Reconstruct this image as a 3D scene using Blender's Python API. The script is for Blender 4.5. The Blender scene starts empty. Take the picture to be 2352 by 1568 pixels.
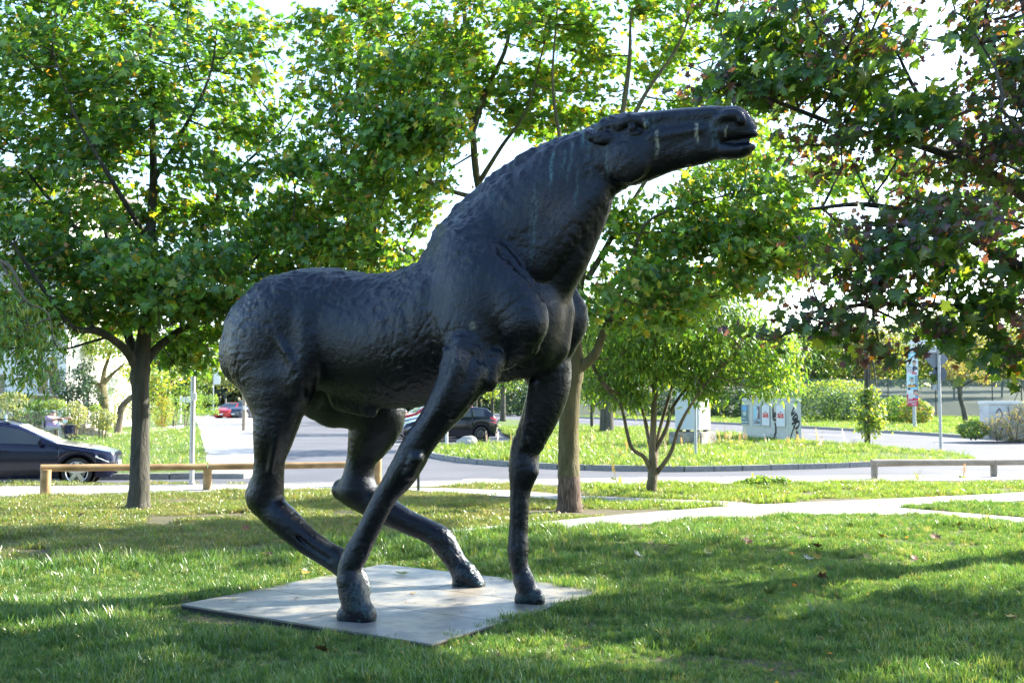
import bpy, bmesh, math, random
import numpy as np
from mathutils import Vector, Matrix
random.seed(7); np.random.seed(7)
FPX = 2450.0; HOR = 915.0; CAMZ = 1.6
PITCH = math.atan((HOR - 784) / FPX)
def P(px, py, Y):
    """point at distance Y (m) ahead of the viewer, on the sight line of picture point (px, py) of a 2352 px wide print"""
    x = (px - 1176) / FPX; y = (784 - py) / FPX
    d = (x, math.cos(PITCH) - y * math.sin(PITCH), math.sin(PITCH) + y * math.cos(PITCH))
    k = Y / d[1]
    return np.array([d[0] * k, Y, CAMZ + d[2] * k])
def G(px, py, z=0.0):
    """point where that sight line meets the level z"""
    x = (px - 1176) / FPX; y = (784 - py) / FPX
    d = (x, math.cos(PITCH) - y * math.sin(PITCH), math.sin(PITCH) + y * math.cos(PITCH))
    k = (z - CAMZ) / d[2]
    return np.array([d[0] * k, d[1] * k, z])
S = bpy.context.scene; C = S.collection
cam = bpy.data.cameras.new('camera'); camo = bpy.data.objects.new('camera', cam); C.objects.link(camo)
camo.location = (0, 0, CAMZ); camo.rotation_euler = (math.pi / 2 + PITCH, 0, 0)
cam.sensor_width = 36; cam.lens = FPX / 2352 * 36; cam.clip_end = 2000; cam.clip_start = .1
S.camera = camo
cam.dof.use_dof = True; cam.dof.focus_distance = 8.4; cam.dof.aperture_fstop = 5.6
# ------------------------------------------------------------------ light and sky
SUN = Vector((.87, .49, math.tan(math.radians(29)))).normalized()
wd = bpy.data.worlds.new('World'); S.world = wd; wd.use_nodes = True
nt = wd.node_tree; sky = nt.nodes.new('ShaderNodeTexSky'); sky.sky_type = 'NISHITA'; sky.sun_disc = False
sky.sun_elevation = math.radians(29); sky.sun_rotation = math.atan2(SUN.x, SUN.y)
sky.air_density = 1.0; sky.dust_density = .8; sky.ozone_density = 1.8
nt.links.new(sky.outputs[0], nt.nodes['Background'].inputs[0]); nt.nodes['Background'].inputs[1].default_value = 0.15
sl = bpy.data.lights.new('sun', 'SUN'); sl.energy = 5.0; sl.angle = math.radians(.53); sl.color = (1, .93, .80)
so = bpy.data.objects.new('sun', sl); C.objects.link(so); so.rotation_euler = SUN.to_track_quat('Z', 'Y').to_euler(); so.location = (20, 12, 20)
S.view_settings.view_transform = 'Standard'; S.view_settings.look = 'None'; S.view_settings.gamma = 1
S.view_settings.use_curve_mapping = False; S.view_settings.exposure = 2.05
S.cycles.max_bounces = 8; S.cycles.transparent_max_bounces = 16; S.cycles.diffuse_bounces = 4; S.cycles.glossy_bounces = 3; S.cycles.transmission_bounces = 5
S.cycles.caustics_reflective = False; S.cycles.caustics_refractive = False

# ------------------------------------------------------------------ helpers
def zt(y, x=0.0):
    """level of the grass and paths"""
    if y < 12: return 0.0
    if y < 20: return -.18 * (y - 12) / 8
    if y < 25: return -.18
    if y < 40: return -.18 + .10 * (y - 25) / 15
    return -.08
def GT(px, py, dz=0.0):
    z = dz
    for _ in range(30): z = 0.5 * z + 0.5 * (zt(G(px, py, z)[1]) + dz)
    return G(px, py, z)
def XY(px, py, dz=0.0):
    g = GT(px, py, dz); return (float(g[0]), float(g[1]))

def tag(o, label=None, cat=None, group=None, kind=None):
    if label: o['label'] = label
    if cat: o['category'] = cat
    if group: o['group'] = group
    if kind: o['kind'] = kind
    return o
def link(name, me, parent=None, loc=None):
    o = bpy.data.objects.new(name, me); C.objects.link(o)
    if loc is not None: o.location = loc
    if parent is not None: o.parent = parent
    return o
def empty(name, loc=(0, 0, 0), rz=0.0, parent=None):
    o = bpy.data.objects.new(name, None); C.objects.link(o); o.location = loc; o.rotation_euler = (0, 0, rz)
    o.empty_display_size = .2
    if parent: o.parent = parent
    return o
def copy_tree(o, parent=None):
    c = o.copy(); C.objects.link(c); c.parent = parent
    for ch in list(o.children): copy_tree(ch, c)
    return c

class MB:
    def __init__(s): s.v = []; s.f = []; s.m = []
    def add(s, vs, fs, mi=0):
        n = len(s.v); s.v += [tuple(map(float, p)) for p in vs]; s.f += [tuple(i + n for i in f) for f in fs]; s.m += [mi] * len(fs); return s
    def box(s, c, d, rz=0.0, mi=0, taper=1.0, rx=0.0, ry=0.0):
        M = Matrix.Rotation(rz, 3, 'Z') @ Matrix.Rotation(ry, 3, 'Y') @ Matrix.Rotation(rx, 3, 'X'); vs = []
        for z in (-.5, .5):
            t = 1 if z < 0 else taper
            for x, y in ((-.5, -.5), (.5, -.5), (.5, .5), (-.5, .5)):
                vs.append(Vector(c) + M @ Vector((x * d[0] * t, y * d[1] * t, z * d[2])))
        return s.add(vs, [(3, 2, 1, 0), (4, 5, 6, 7), (0, 1, 5, 4), (1, 2, 6, 5), (2, 3, 7, 6), (3, 0, 4, 7)], mi)
    def tube(s, pts, rad, n=10, mi=0, caps=True, wob=0.0):
        pts = [Vector(p) for p in pts]
        if not hasattr(rad, '__len__'): rad = [rad] * len(pts)
        vs = []; fs = []; ref = None
        for i, p in enumerate(pts):
            t = (pts[min(i + 1, len(pts) - 1)] - pts[max(i - 1, 0)]).normalized()
            if ref is None: ref = Vector((1, 0, 0)) if abs(t.x) < .8 else Vector((0, 1, 0))
            a = (ref - t * ref.dot(t)).normalized(); b = t.cross(a); ref = a
            for k in range(n):
                an = 2 * math.pi * k / n; r = rad[i] * (1 + wob * random.uniform(-1, 1))
                vs.append(p + (a * math.cos(an) + b * math.sin(an)) * r)
        for i in range(len(pts) - 1):
            for k in range(n):
                k2 = (k + 1) % n; fs.append((i * n + k, i * n + k2, (i + 1) * n + k2, (i + 1) * n + k))
        if caps: fs.append(tuple(range(n - 1, -1, -1))); fs.append(tuple((len(pts) - 1) * n + k for k in range(n)))
        return s.add(vs, fs, mi)
    def poly(s, pts, mi=0): return s.add(pts, [tuple(range(len(pts)))], mi)
    def prism(s, pts, off, mi=0):
        """flat outline pts extruded by off"""
        n = len(pts); o = Vector(off); a = [Vector(p) for p in pts]; vs = a + [p + o for p in a]
        return s.add(vs, [tuple(range(n - 1, -1, -1)), tuple(range(n, 2 * n))] + [(k, (k + 1) % n, n + (k + 1) % n, n + k) for k in range(n)], mi)
    def lathe(s, prof, c=(0, 0, 0), axis='z', n=20, mi=0):
        vs = []; fs = []
        for r, h in prof:
            for k in range(n):
                a = 2 * math.pi * k / n; x, y = r * math.cos(a), r * math.sin(a)
                p = {'z': (x, y, h), 'y': (x, h, y), 'x': (h, x, y)}[axis]
                vs.append(Vector(c) + Vector(p))
        for i in range(len(prof) - 1):
            for k in range(n): fs.append((i * n + k, i * n + (k + 1) % n, (i + 1) * n + (k + 1) % n, (i + 1) * n + k))
        return s.add(vs, fs, mi)
    def mesh(s, name, mats, smooth=None, bevel=0):
        me = bpy.data.meshes.new(name); me.from_pydata(s.v, [], s.f)
        for m in (mats if isinstance(mats, (list, tuple)) else [mats]): me.materials.append(m)
        if any(s.m): me.polygons.foreach_set('material_index', s.m)
        bm = bmesh.new(); bm.from_mesh(me); bmesh.ops.recalc_face_normals(bm, faces=bm.faces)
        if bevel: bmesh.ops.bevel(bm, geom=list(bm.edges), offset=bevel, segments=2, affect='EDGES', clamp_overlap=True)
        bm.to_mesh(me); bm.free()
        if smooth is not None: me.shade_smooth(); me.set_sharp_from_angle(angle=math.radians(smooth))
        me.update(); return me
    def build(s, name, mats, parent=None, smooth=None, bevel=0, loc=None):
        return link(name, s.mesh(name, mats, smooth, bevel), parent, loc)

# ------------------------------------------------------------------ materials
def mat(name, col=(.5, .5, .5), rough=.8, metal=0.0, spec=None):
    m = bpy.data.materials.new(name); m.use_nodes = True; b = m.node_tree.nodes['Principled BSDF']
    b.inputs['Base Color'].default_value = (*col, 1); b.inputs['Roughness'].default_value = rough; b.inputs['Metallic'].default_value = metal
    if spec is not None: b.inputs['Specular IOR Level'].default_value = spec
    return m
def N(m, t, **kw):
    n = m.node_tree.nodes.new(t)
    for k, v in kw.items():
        if k in n.inputs: n.inputs[k].default_value = v
        else: setattr(n, k, v)
    return n
def L(m, a, b): m.node_tree.links.new(a, b)
def nmat(name, stops, scale=5.0, rough=.85, metal=0.0, bump=0.3, bscale=None, stretch=(1, 1, 1), detail=6, coord='pos', dist=0.02, spec=None, second=None):
    """noise driven colour ramp with bump, in world or object space; second = (scale, low colour multiplier, high)"""
    m = mat(name, stops[0][1], rough, metal, spec); b = m.node_tree.nodes['Principled BSDF']
    if coord == 'pos': src = N(m, 'ShaderNodeNewGeometry').outputs['Position']
    else: src = N(m, 'ShaderNodeTexCoord').outputs['Object']
    mp = N(m, 'ShaderNodeMapping'); mp.inputs['Scale'].default_value = stretch; L(m, src, mp.inputs[0])
    n1 = N(m, 'ShaderNodeTexNoise', Scale=scale, Detail=detail, Roughness=.62); L(m, mp.outputs[0], n1.inputs['Vector'])
    r = N(m, 'ShaderNodeValToRGB'); cr = r.color_ramp
    while len(cr.elements) < len(stops): cr.elements.new(.5)
    for e, (p, c) in zip(cr.elements, stops): e.position = p; e.color = (*c, 1)
    L(m, n1.outputs['Fac'], r.inputs[0]); out = r.outputs[0]
    if second:
        n3 = N(m, 'ShaderNodeTexNoise', Scale=second[0], Detail=3); L(m, src, n3.inputs['Vector'])
        mr = N(m, 'ShaderNodeMapRange'); mr.inputs['From Min'].default_value = .35; mr.inputs['From Max'].default_value = .65
        mr.inputs['To Min'].default_value = second[1]; mr.inputs['To Max'].default_value = second[2]; L(m, n3.outputs['Fac'], mr.inputs[0])
        mx = N(m, 'ShaderNodeMix', data_type='RGBA', blend_type='MULTIPLY'); mx.inputs[0].default_value = 1
        L(m, out, mx.inputs[6]); cc = N(m, 'ShaderNodeCombineColor'); [L(m, mr.outputs[0], cc.inputs[i]) for i in range(3)]; L(m, cc.outputs[0], mx.inputs[7]); out = mx.outputs[2]
    L(m, out, b.inputs['Base Color'])
    if bump:
        n2 = N(m, 'ShaderNodeTexNoise', Scale=bscale or scale * 3, Detail=8, Roughness=.65); L(m, mp.outputs[0], n2.inputs['Vector'])
        bp = N(m, 'ShaderNodeBump', Strength=bump, Distance=dist); L(m, n2.outputs['Fac'], bp.inputs['Height']); L(m, bp.outputs[0], b.inputs['Normal'])
    return m
M = {}
M['soil'] = nmat('soil', [(.3, (.055, .06, .02)), (.5, (.09, .08, .035)), (.7, (.13, .10, .055))], 3, .95, bump=.6, bscale=40, dist=.02)
M['verge'] = nmat('grass_ground', [(.3, (.05, .10, .018)), (.5, (.085, .14, .025)), (.7, (.14, .16, .04))], 6, .95, bump=.8, bscale=30, dist=.05, second=(.35, .75, 1.2))
M['far'] = nmat('far_ground', [(.3, (.06, .08, .02)), (.7, (.10, .12, .04))], .3, .95, bump=0)
M['asphalt'] = nmat('asphalt', [(.25, (.07, .071, .08)), (.6, (.095, .096, .105)), (.8, (.13, .13, .135))], 60, .8, bump=.25, bscale=250, dist=.004, second=(.5, .85, 1.15))
M['concrete'] = nmat('concrete', [(.3, (.27, .26, .24)), (.55, (.34, .33, .31)), (.75, (.42, .40, .38))], 8, .9, bump=.2, bscale=80, dist=.004, second=(.9, .85, 1.1))
M['kerb'] = nmat('kerb_concrete', [(.3, (.20, .20, .19)), (.7, (.34, .33, .31))], 12, .9, bump=.3, bscale=90, dist=.004)
M['paint'] = mat('road_paint', (.75, .75, .73), .7)
M['wood'] = nmat('weathered_pine', [(.3, (.23, .14, .065)), (.5, (.33, .21, .10)), (.72, (.42, .30, .17))], 6, .8, bump=.3, bscale=30, stretch=(.25, 1, 1), dist=.005, second=(2.5, .7, 1.15))
M['woodgrey'] = nmat('grey_weathered_wood', [(.3, (.20, .17, .13)), (.6, (.33, .28, .22)), (.8, (.42, .38, .32))], 8, .85, bump=.3, bscale=30, stretch=(.25, 1, 1), dist=.005)
M['metal'] = nmat('galvanised_steel', [(.3, (.34, .35, .36)), (.7, (.46, .47, .48))], 9, .5, metal=.5, bump=0)
M['darkmetal'] = mat('dark_green_steel', (.03, .045, .04), .5, .2)
M['black'] = mat('black_rubber', (.02, .02, .02), .7)
M['white'] = mat('white_paint', (.72, .72, .70), .55)
M['grey'] = nmat('grey_cabinet_paint', [(.3, (.44, .47, .44)), (.7, (.52, .54, .51))], 4, .6, bump=0)
M['render'] = nmat('white_render', [(.3, (.66, .65, .62)), (.7, (.76, .75, .72))], 2, .9, bump=.1, bscale=60)
M['stone'] = nmat('sandstone', [(.3, (.30, .25, .19)), (.6, (.42, .36, .28)), (.8, (.50, .46, .38))], 7, .9, bump=.4, bscale=25, coord='pos')
M['boulder'] = nmat('granite', [(.3, (.26, .25, .24)), (.6, (.38, .37, .35)), (.8, (.46, .44, .42))], 14, .85, bump=.5, bscale=20, coord='pos')
def bark(name, stops, low=None):
    m = nmat(name, stops, 9, .9, bump=1.0, bscale=26, stretch=(1, 1, .16), dist=.04, second=(1.6, .75, 1.15))
    if low:
        b = m.node_tree.nodes['Principled BSDF']; src = b.inputs['Base Color'].links[0].from_socket
        g = N(m, 'ShaderNodeNewGeometry'); sp = N(m, 'ShaderNodeSeparateXYZ'); L(m, g.outputs['Position'], sp.inputs[0])
        mr = N(m, 'ShaderNodeMapRange'); mr.inputs['From Min'].default_value = low[0]; mr.inputs['From Max'].default_value = low[0] + .03
        L(m, sp.outputs[2], mr.inputs[0]); wv = N(m, 'ShaderNodeTexNoise', Scale=14.0, Detail=5.0)
        mp = N(m, 'ShaderNodeMapping'); mp.inputs['Scale'].default_value = (3, 3, .4); L(m, g.outputs['Position'], mp.inputs[0]); L(m, mp.outputs[0], wv.inputs['Vector'])
        rp = N(m, 'ShaderNodeValToRGB'); rp.color_ramp.elements[0].position = .42; rp.color_ramp.elements[0].color = (*low[1], 1)
        rp.color_ramp.elements[1].position = .6; rp.color_ramp.elements[1].color = (*low[2], 1); L(m, wv.outputs['Fac'], rp.inputs[0])
        mx = N(m, 'ShaderNodeMix', data_type='RGBA'); L(m, mr.outputs[0], mx.inputs[0]); L(m, rp.outputs[0], mx.inputs[6]); L(m, src, mx.inputs[7]); L(m, mx.outputs[2], b.inputs['Base Color'])
    return m
M['bark'] = bark('maple_bark', [(.3, (.035, .034, .026)), (.5, (.065, .062, .048)), (.72, (.12, .115, .09))])
M['barkgreen'] = bark('algae_green_bark', [(.3, (.06, .052, .02)), (.5, (.11, .095, .035)), (.72, (.17, .15, .075))], low=(.42, (.07, .045, .032), (.19, .135, .10)))
M['barkash'] = bark('ash_bark', [(.3, (.08, .065, .04)), (.5, (.14, .115, .075)), (.72, (.22, .19, .13))])
def leafmat(name, trans=1.0, gloss=.045):
    m = bpy.data.materials.new(name); m.use_nodes = True; t = m.node_tree; t.nodes.remove(t.nodes['Principled BSDF'])
    at = N(m, 'ShaderNodeAttribute'); at.attribute_name = 'tint'
    d = N(m, 'ShaderNodeBsdfDiffuse'); L(m, at.outputs['Color'], d.inputs[0])
    mu = N(m, 'ShaderNodeMix', data_type='RGBA', blend_type='MULTIPLY'); mu.inputs[0].default_value = 1; L(m, at.outputs['Color'], mu.inputs[6]); mu.inputs[7].default_value = (2.6 * trans, 2.0 * trans, .55 * trans, 1)
    tr = N(m, 'ShaderNodeBsdfTranslucent'); L(m, mu.outputs[2], tr.inputs[0])
    ad = N(m, 'ShaderNodeAddShader'); L(m, d.outputs[0], ad.inputs[0]); L(m, tr.outputs[0], ad.inputs[1])
    g = N(m, 'ShaderNodeBsdfGlossy', Roughness=.42); g.inputs[0].default_value = (.9, .95, 1, 1)
    mx = N(m, 'ShaderNodeMixShader'); mx.inputs[0].default_value = gloss; L(m, ad.outputs[0], mx.inputs[1]); L(m, g.outputs[0], mx.inputs[2])
    L(m, mx.outputs[0], t.nodes['Material Output'].inputs[0]); return m
M['leaf'] = leafmat('leaf')
M['leafdark'] = leafmat('evergreen_leaf', .35)
# ------------------------------------------------------------------ ground, roads, paths
def sheet(name, poly, dz, m, kind='structure', label=None, skirt=0.0, step=1.0):
    """flat polygon (xy) cut into strips so that it follows the level of the ground"""
    bm = bmesh.new(); vs = [bm.verts.new((x, y, 0)) for x, y in poly]; f = bm.faces.new(vs)
    if f.normal.z < 0: f.normal_flip()
    ys = [12, 13, 14, 15, 16, 17, 18, 19, 20, 25, 28, 31, 34, 37, 40]
    for y in ys:
        bmesh.ops.bisect_plane(bm, geom=bm.verts[:] + bm.edges[:] + bm.faces[:], plane_co=(0, y, 0), plane_no=(0, 1, 0))
    if skirt:
        e = [e for e in bm.edges if e.is_boundary]; r = bmesh.ops.extrude_edge_only(bm, edges=e)
        low = {v for v in r['geom'] if isinstance(v, bmesh.types.BMVert)}
    else: low = set()
    for v in bm.verts: v.co.z = zt(v.co.y) + dz - (skirt if v in low else 0)
    bmesh.ops.recalc_face_normals(bm, faces=bm.faces)
    me = bpy.data.meshes.new(name); bm.to_mesh(me); bm.free(); me.materials.append(m); me.update()
    if sum(p.normal.z * p.area for p in me.polygons) < 0: me.flip_normals()
    o = link(name, me); tag(o, label, None, None, kind); return o
def XYL(pts, dz=0.0): return [XY(*p, dz) for p in pts]
gb = MB(); gb.add([(-900, -60, -.6), (900, -60, -.6), (900, 1600, -.6), (-900, 1600, -.6)], [(0, 1, 2, 3)]); tag(gb.build('ground', M['far']), kind='structure')
NEARK = XYL([(-500, 1122), (0, 1117), (570, 1112), (1171, 1102), (1450, 1097), (2352, 1089), (2900, 1085)])     # near edge of the road
FARE = XYL([(-500, 1149), (0, 1143), (560, 1126), (840, 1122), (1100, 1114), (1450, 1113), (2352, 1101), (2900, 1097)])
PA = XYL([(840, 1122), (1171, 1126), (1337, 1139), (1702, 1152), (2352, 1130), (2352, 1150)])
sheet('lawn', [(-40, -8), (40, -8), (40, NEARK[-1][1] + 2)] + NEARK[::-1] + [(-40, NEARK[0][1] - 2)], 0, M['soil'], skirt=.3)
sheet('road', [(-70, 19), (70, 19), (95, 130), (-95, 130)], -.12, M['asphalt'])
sheet('footpath', NEARK + FARE[::-1], .006, M['concrete'])
P_B0 = XYL([(-700, 1355), (0, 1306), (600, 1263), (1190, 1203), (1450, 1180), (1700, 1160), (1900, 1152), (2352, 1130), (2800, 1108)])
P_B1 = XYL([(2800, 1124), (2352, 1150), (2060, 1166), (2352, 1189), (2800, 1226), (2800, 1260), (2352, 1208), (2100, 1182), (1850, 1182), (1190, 1223), (600, 1279), (0, 1319), (-700, 1372)])
sheet('path', P_B0 + P_B1, .008, M['concrete'])
PATHA = XYL([(840, 1121), (1000, 1121), (1171, 1126), (1337, 1139), (1702, 1153), (1760, 1163), (1700, 1165), (1337, 1150), (1171, 1142), (1000, 1131), (900, 1124)])
sheet('connecting_path', PATHA, .012, M['concrete'])
ISL = XYL([(985, 1034), (1000, 1042), (1050, 1050), (1100, 1055), (1171, 1060), (1282, 1066), (1410, 1070), (1571, 1072), (1703, 1070), (1893, 1065), (2000, 1061), (2120, 1058), (2238, 1054)])
ISLB = XYL([(2240, 1050), (2158, 1036), (1956, 1021), (1849, 1009), (1641, 995), (1500, 984), (1331, 971), (1200, 965), (1149, 960), (1142, 975), (1160, 995), (1190, 1008), (1188, 1016), (1080, 1021), (1000, 1024)])
sheet('grass_island', ISL + ISLB, 0, M['verge'], skirt=.3)
VER = XYL([(900, 940), (1149, 947), (1331, 957), (1600, 967), (1836, 978), (2099, 992), (2352, 1008), (2900, 1045)])
sheet('far_verge', VER + [(200, 60), (260, 600), (-200, 600)], 0, M['verge'], skirt=.3)
LFT = XYL([(-900, 1092), (0, 1090), (300, 1089), (480, 1087), (470, 1040), (458, 990), (452, 972), (440, 950)])
sheet('park_lawn', LFT + [(-60, 300), (-260, 300)], 0, M['verge'], skirt=.3)
PAV = XYL([(481, 1087), (471, 1040), (459, 990), (453, 972), (441, 950), (610, 946), (600, 975), (612, 1020), (618, 1055), (606, 1080), (560, 1087)])
sheet('pavement', PAV, -.004, M['concrete'], skirt=.25)
GB_ = XYL([(560, 957), (500, 968), (478, 972), (510, 960), (540, 952)])
sheet('gravel_path', XYL([(-200, 1012), (120, 1010), (300, 997), (420, 985), (425, 975), (300, 986), (120, 1003), (-200, 1005)]), .01, M['concrete'])
# kerb stones
def kerb_line(name, pts, gap, m, w=.14, h=.13, up=.02):
    e = tag(empty(name, (pts[0][0], pts[0][1], 0)), kind='structure'); k = 0; proto = None
    for (x0, y0), (x1, y1) in zip(pts, pts[1:]):
        l = math.hypot(x1 - x0, y1 - y0); n = max(1, round(l / gap)); a = math.atan2(y1 - y0, x1 - x0)
        for i in range(n):
            t = (i + .5) / n; x = x0 + (x1 - x0) * t; y = y0 + (y1 - y0) * t
            if proto is None:
                proto = MB().box((0, 0, 0), (1, w, h + .06)).mesh('kerb_stone', m, bevel=.012)
            o = bpy.data.objects.new('kerb_stone', proto); C.objects.link(o); o.parent = e
            o.location = (x - e.location.x, y - e.location.y, zt(y) - h / 2 - .03 + up + random.uniform(-.004, .004)); o.rotation_euler = (0, 0, a + random.uniform(-.008, .008)); o.scale = (l / n - .012, 1, 1)
            k += 1
    return e
kerb_line('kerb', ISL, 1.0, M['kerb'])
kerb_line('near_kerb', [p for p in NEARK if -16 < p[0] < 20], 1.0, M['kerb'], up=.012)
kerb_line('far_kerb', VER[2:7], 1.6, M['kerb'], w=.2)
kerb_line('side_kerb', LFT[0:4], 1.0, M['kerb'])
kerb_line('pavement_kerb', XYL([(610, 946), (600, 975), (612, 1020), (618, 1055), (606, 1080)]), 1.5, M['kerb'])
# lane dashes and bay lines on the roads
def strip(mb, a, b, w, z=.004):
    a = Vector(a).to_2d(); b = Vector(b).to_2d(); d = (b - a).normalized(); n = Vector((-d.y, d.x)) * w / 2
    q = [a - n, b - n, b + n, a + n]; mb.add([(p.x, p.y, zt(p.y) - .12 + z) for p in q], [(0, 1, 2, 3)])
for (p, q) in (((1325, 962), (1362, 963.5)), ((1420, 968), (1470, 970)), ((1860, 996), (1940, 1001)), ((1962, 1003), (2030, 1008)), ((2150, 1018), (2240, 1025)), ((2300, 1031), (2420, 1040))):
    mb = MB(); strip(mb, XY(*p, -.12), XY(*q, -.12), .14); tag(mb.build('lane_marking', M['paint']), kind='structure')
mb = MB(); bay = XYL([(745, 962), (905, 1020)], -.12)
for i in range(9):
    t = i / 8; x = bay[0][0] + (bay[1][0] - bay[0][0]) * t; y = bay[0][1] + (bay[1][1] - bay[0][1]) * t
    strip(mb, (x - .1, y), (x + .5, y - .2), .12)
tag(mb.build('bay_marking', M['paint']), kind='structure')
# manhole cover
e = tag(empty('manhole_cover', (*XY(1104, 1103), 0)), 'round grey manhole cover set into the pale footpath behind the horse', 'manhole cover')
x, y = XY(1104, 1103); z = zt(y)
e.location = (x, y, z)
MB().lathe([(0, .012), (.30, .012), (.30, .0)], n=28).build('lid', M['metal'], e)
MB().lathe([(.31, 0), (.31, .014), (.42, .014), (.42, 0)], n=28).build('rim', M['kerb'], e)
# ------------------------------------------------------------------ horse statue
HT = 0.50                                   # the horse turns this much towards the viewer (tan)
HC = 1 / math.sqrt(1 + HT * HT); HS = HT * HC
HY0 = 7.96
def hw(px, py, w):
    """world point of the horse at lateral offset w (m, + = far side) seen near picture point"""
    Y = 8.3
    for _ in range(12):
        p = P(px, py, Y)
        Ynew = HY0 - HT * p[0] + w / HC
        Y = Ynew
    return P(px, py, Y)
def hloc(p):
    x, y, z = p[0], p[1] - HY0, p[2]
    return np.array([x * HC - y * HS, x * HS + y * HC, z])
def hworld(v):
    u, w, z = v[:, 0], v[:, 1], v[:, 2]
    return np.stack([u * HC + w * HS, -u * HS + w * HC + HY0, z], 1)

def lattice_noise(v, scale, seed):
    rng = np.random.RandomState(seed)
    T = rng.rand(32, 32, 32).astype(np.float32) * 2 - 1
    q = v / scale
    i = np.floor(q).astype(int); f = q - i; f = f * f * (3 - 2 * f)
    out = 0
    for dx in (0, 1):
        for dy in (0, 1):
            for dz in (0, 1):
                wgt = (f[:, 0] if dx else 1 - f[:, 0]) * (f[:, 1] if dy else 1 - f[:, 1]) * (f[:, 2] if dz else 1 - f[:, 2])
                out = out + wgt * T[(i[:, 0] + dx) % 32, (i[:, 1] + dy) % 32, (i[:, 2] + dz) % 32]
    return out

class Field:
    def __init__(s, lo, hi, h):
        s.lo = np.array(lo, float); s.h = h
        s.n = np.ceil((np.array(hi) - s.lo) / h).astype(int) + 1
        s.d = np.full(s.n, 1.0, np.float32)
        s.ax = [(s.lo[i] + h * np.arange(s.n[i])).astype(np.float32) for i in range(3)]
    def tube(s, pts, k, carve=False):
        """pts: [(centre, radius, lateral scale)], one smooth limb joined to (or cut from) what is there"""
        m = max(p[1] * max(p[2], 1) for p in pts) + k + 0.06
        c = np.array([p[0] for p in pts])
        i0 = np.clip(np.floor((c.min(0) - m - s.lo) / s.h).astype(int), 0, s.n - 1); i1 = np.clip(np.ceil((c.max(0) + m - s.lo) / s.h).astype(int) + 1, 1, s.n)
        if np.any(i1 <= i0): return
        X = s.ax[0][i0[0]:i1[0], None, None]; W = s.ax[1][None, i0[1]:i1[1], None]; Z = s.ax[2][None, None, i0[2]:i1[2]]
        best = np.full(tuple(i1 - i0), 9.0, np.float32)
        for (A, r1, s1), (B, r2, s2) in zip(pts, pts[1:]):
            sc = 0.5 * (s1 + s2)
            mm = max(r1, r2) * max(sc, 1) + k + 0.05
            j0 = np.clip(np.floor((np.minimum(A, B) - mm - s.lo) / s.h).astype(int) - i0, 0, i1 - i0)
            j1 = np.clip(np.ceil((np.maximum(A, B) + mm - s.lo) / s.h).astype(int) + 1 - i0, 0, i1 - i0)
            if np.any(j1 <= j0): continue
            e = np.array([B[0] - A[0], (B[1] - A[1]) / sc, B[2] - A[2]], np.float32); ee = float(e @ e)
            x = X[j0[0]:j1[0]] - np.float32(A[0]); w = (W[:, j0[1]:j1[1]] - np.float32(A[1])) / np.float32(sc); z = Z[:, :, j0[2]:j1[2]] - np.float32(A[2])
            t = np.clip((x * e[0] + w * e[1] + z * e[2]) / max(ee, 1e-9), 0, 1)
            d = np.sqrt((x - t * e[0]) ** 2 + (w - t * e[1]) ** 2 + (z - t * e[2]) ** 2) - (np.float32(r1) + np.float32(r2 - r1) * t)
            bb = best[j0[0]:j1[0], j0[1]:j1[1], j0[2]:j1[2]]
            np.minimum(bb, d, out=bb)
        D = s.d[i0[0]:i1[0], i0[1]:i1[1], i0[2]:i1[2]]
        d = -best if carve else best
        hh = np.maximum(k - np.abs(D - d), 0) / k
        if carve: D[...] = np.maximum(D, d) + hh * hh * k * 0.25
        else: D[...] = np.minimum(D, d) - hh * hh * k * 0.25

def spline(q, n=4):
    """Catmull-Rom through rows of q"""
    q = np.array(q, float)
    if len(q) < 3: return q
    e = np.vstack([2 * q[0] - q[1], q, 2 * q[-1] - q[-2]]); out = []
    for i in range(1, len(e) - 2):
        for j in range(n):
            t = j / n
            out.append(0.5 * (2 * e[i] + (e[i + 1] - e[i - 1]) * t + (2 * e[i - 1] - 5 * e[i] + 4 * e[i + 1] - e[i + 2]) * t * t + (3 * e[i] - e[i - 1] - 3 * e[i + 1] + e[i + 2]) * t ** 3))
    out.append(q[-1]); return np.array(out)

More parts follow.
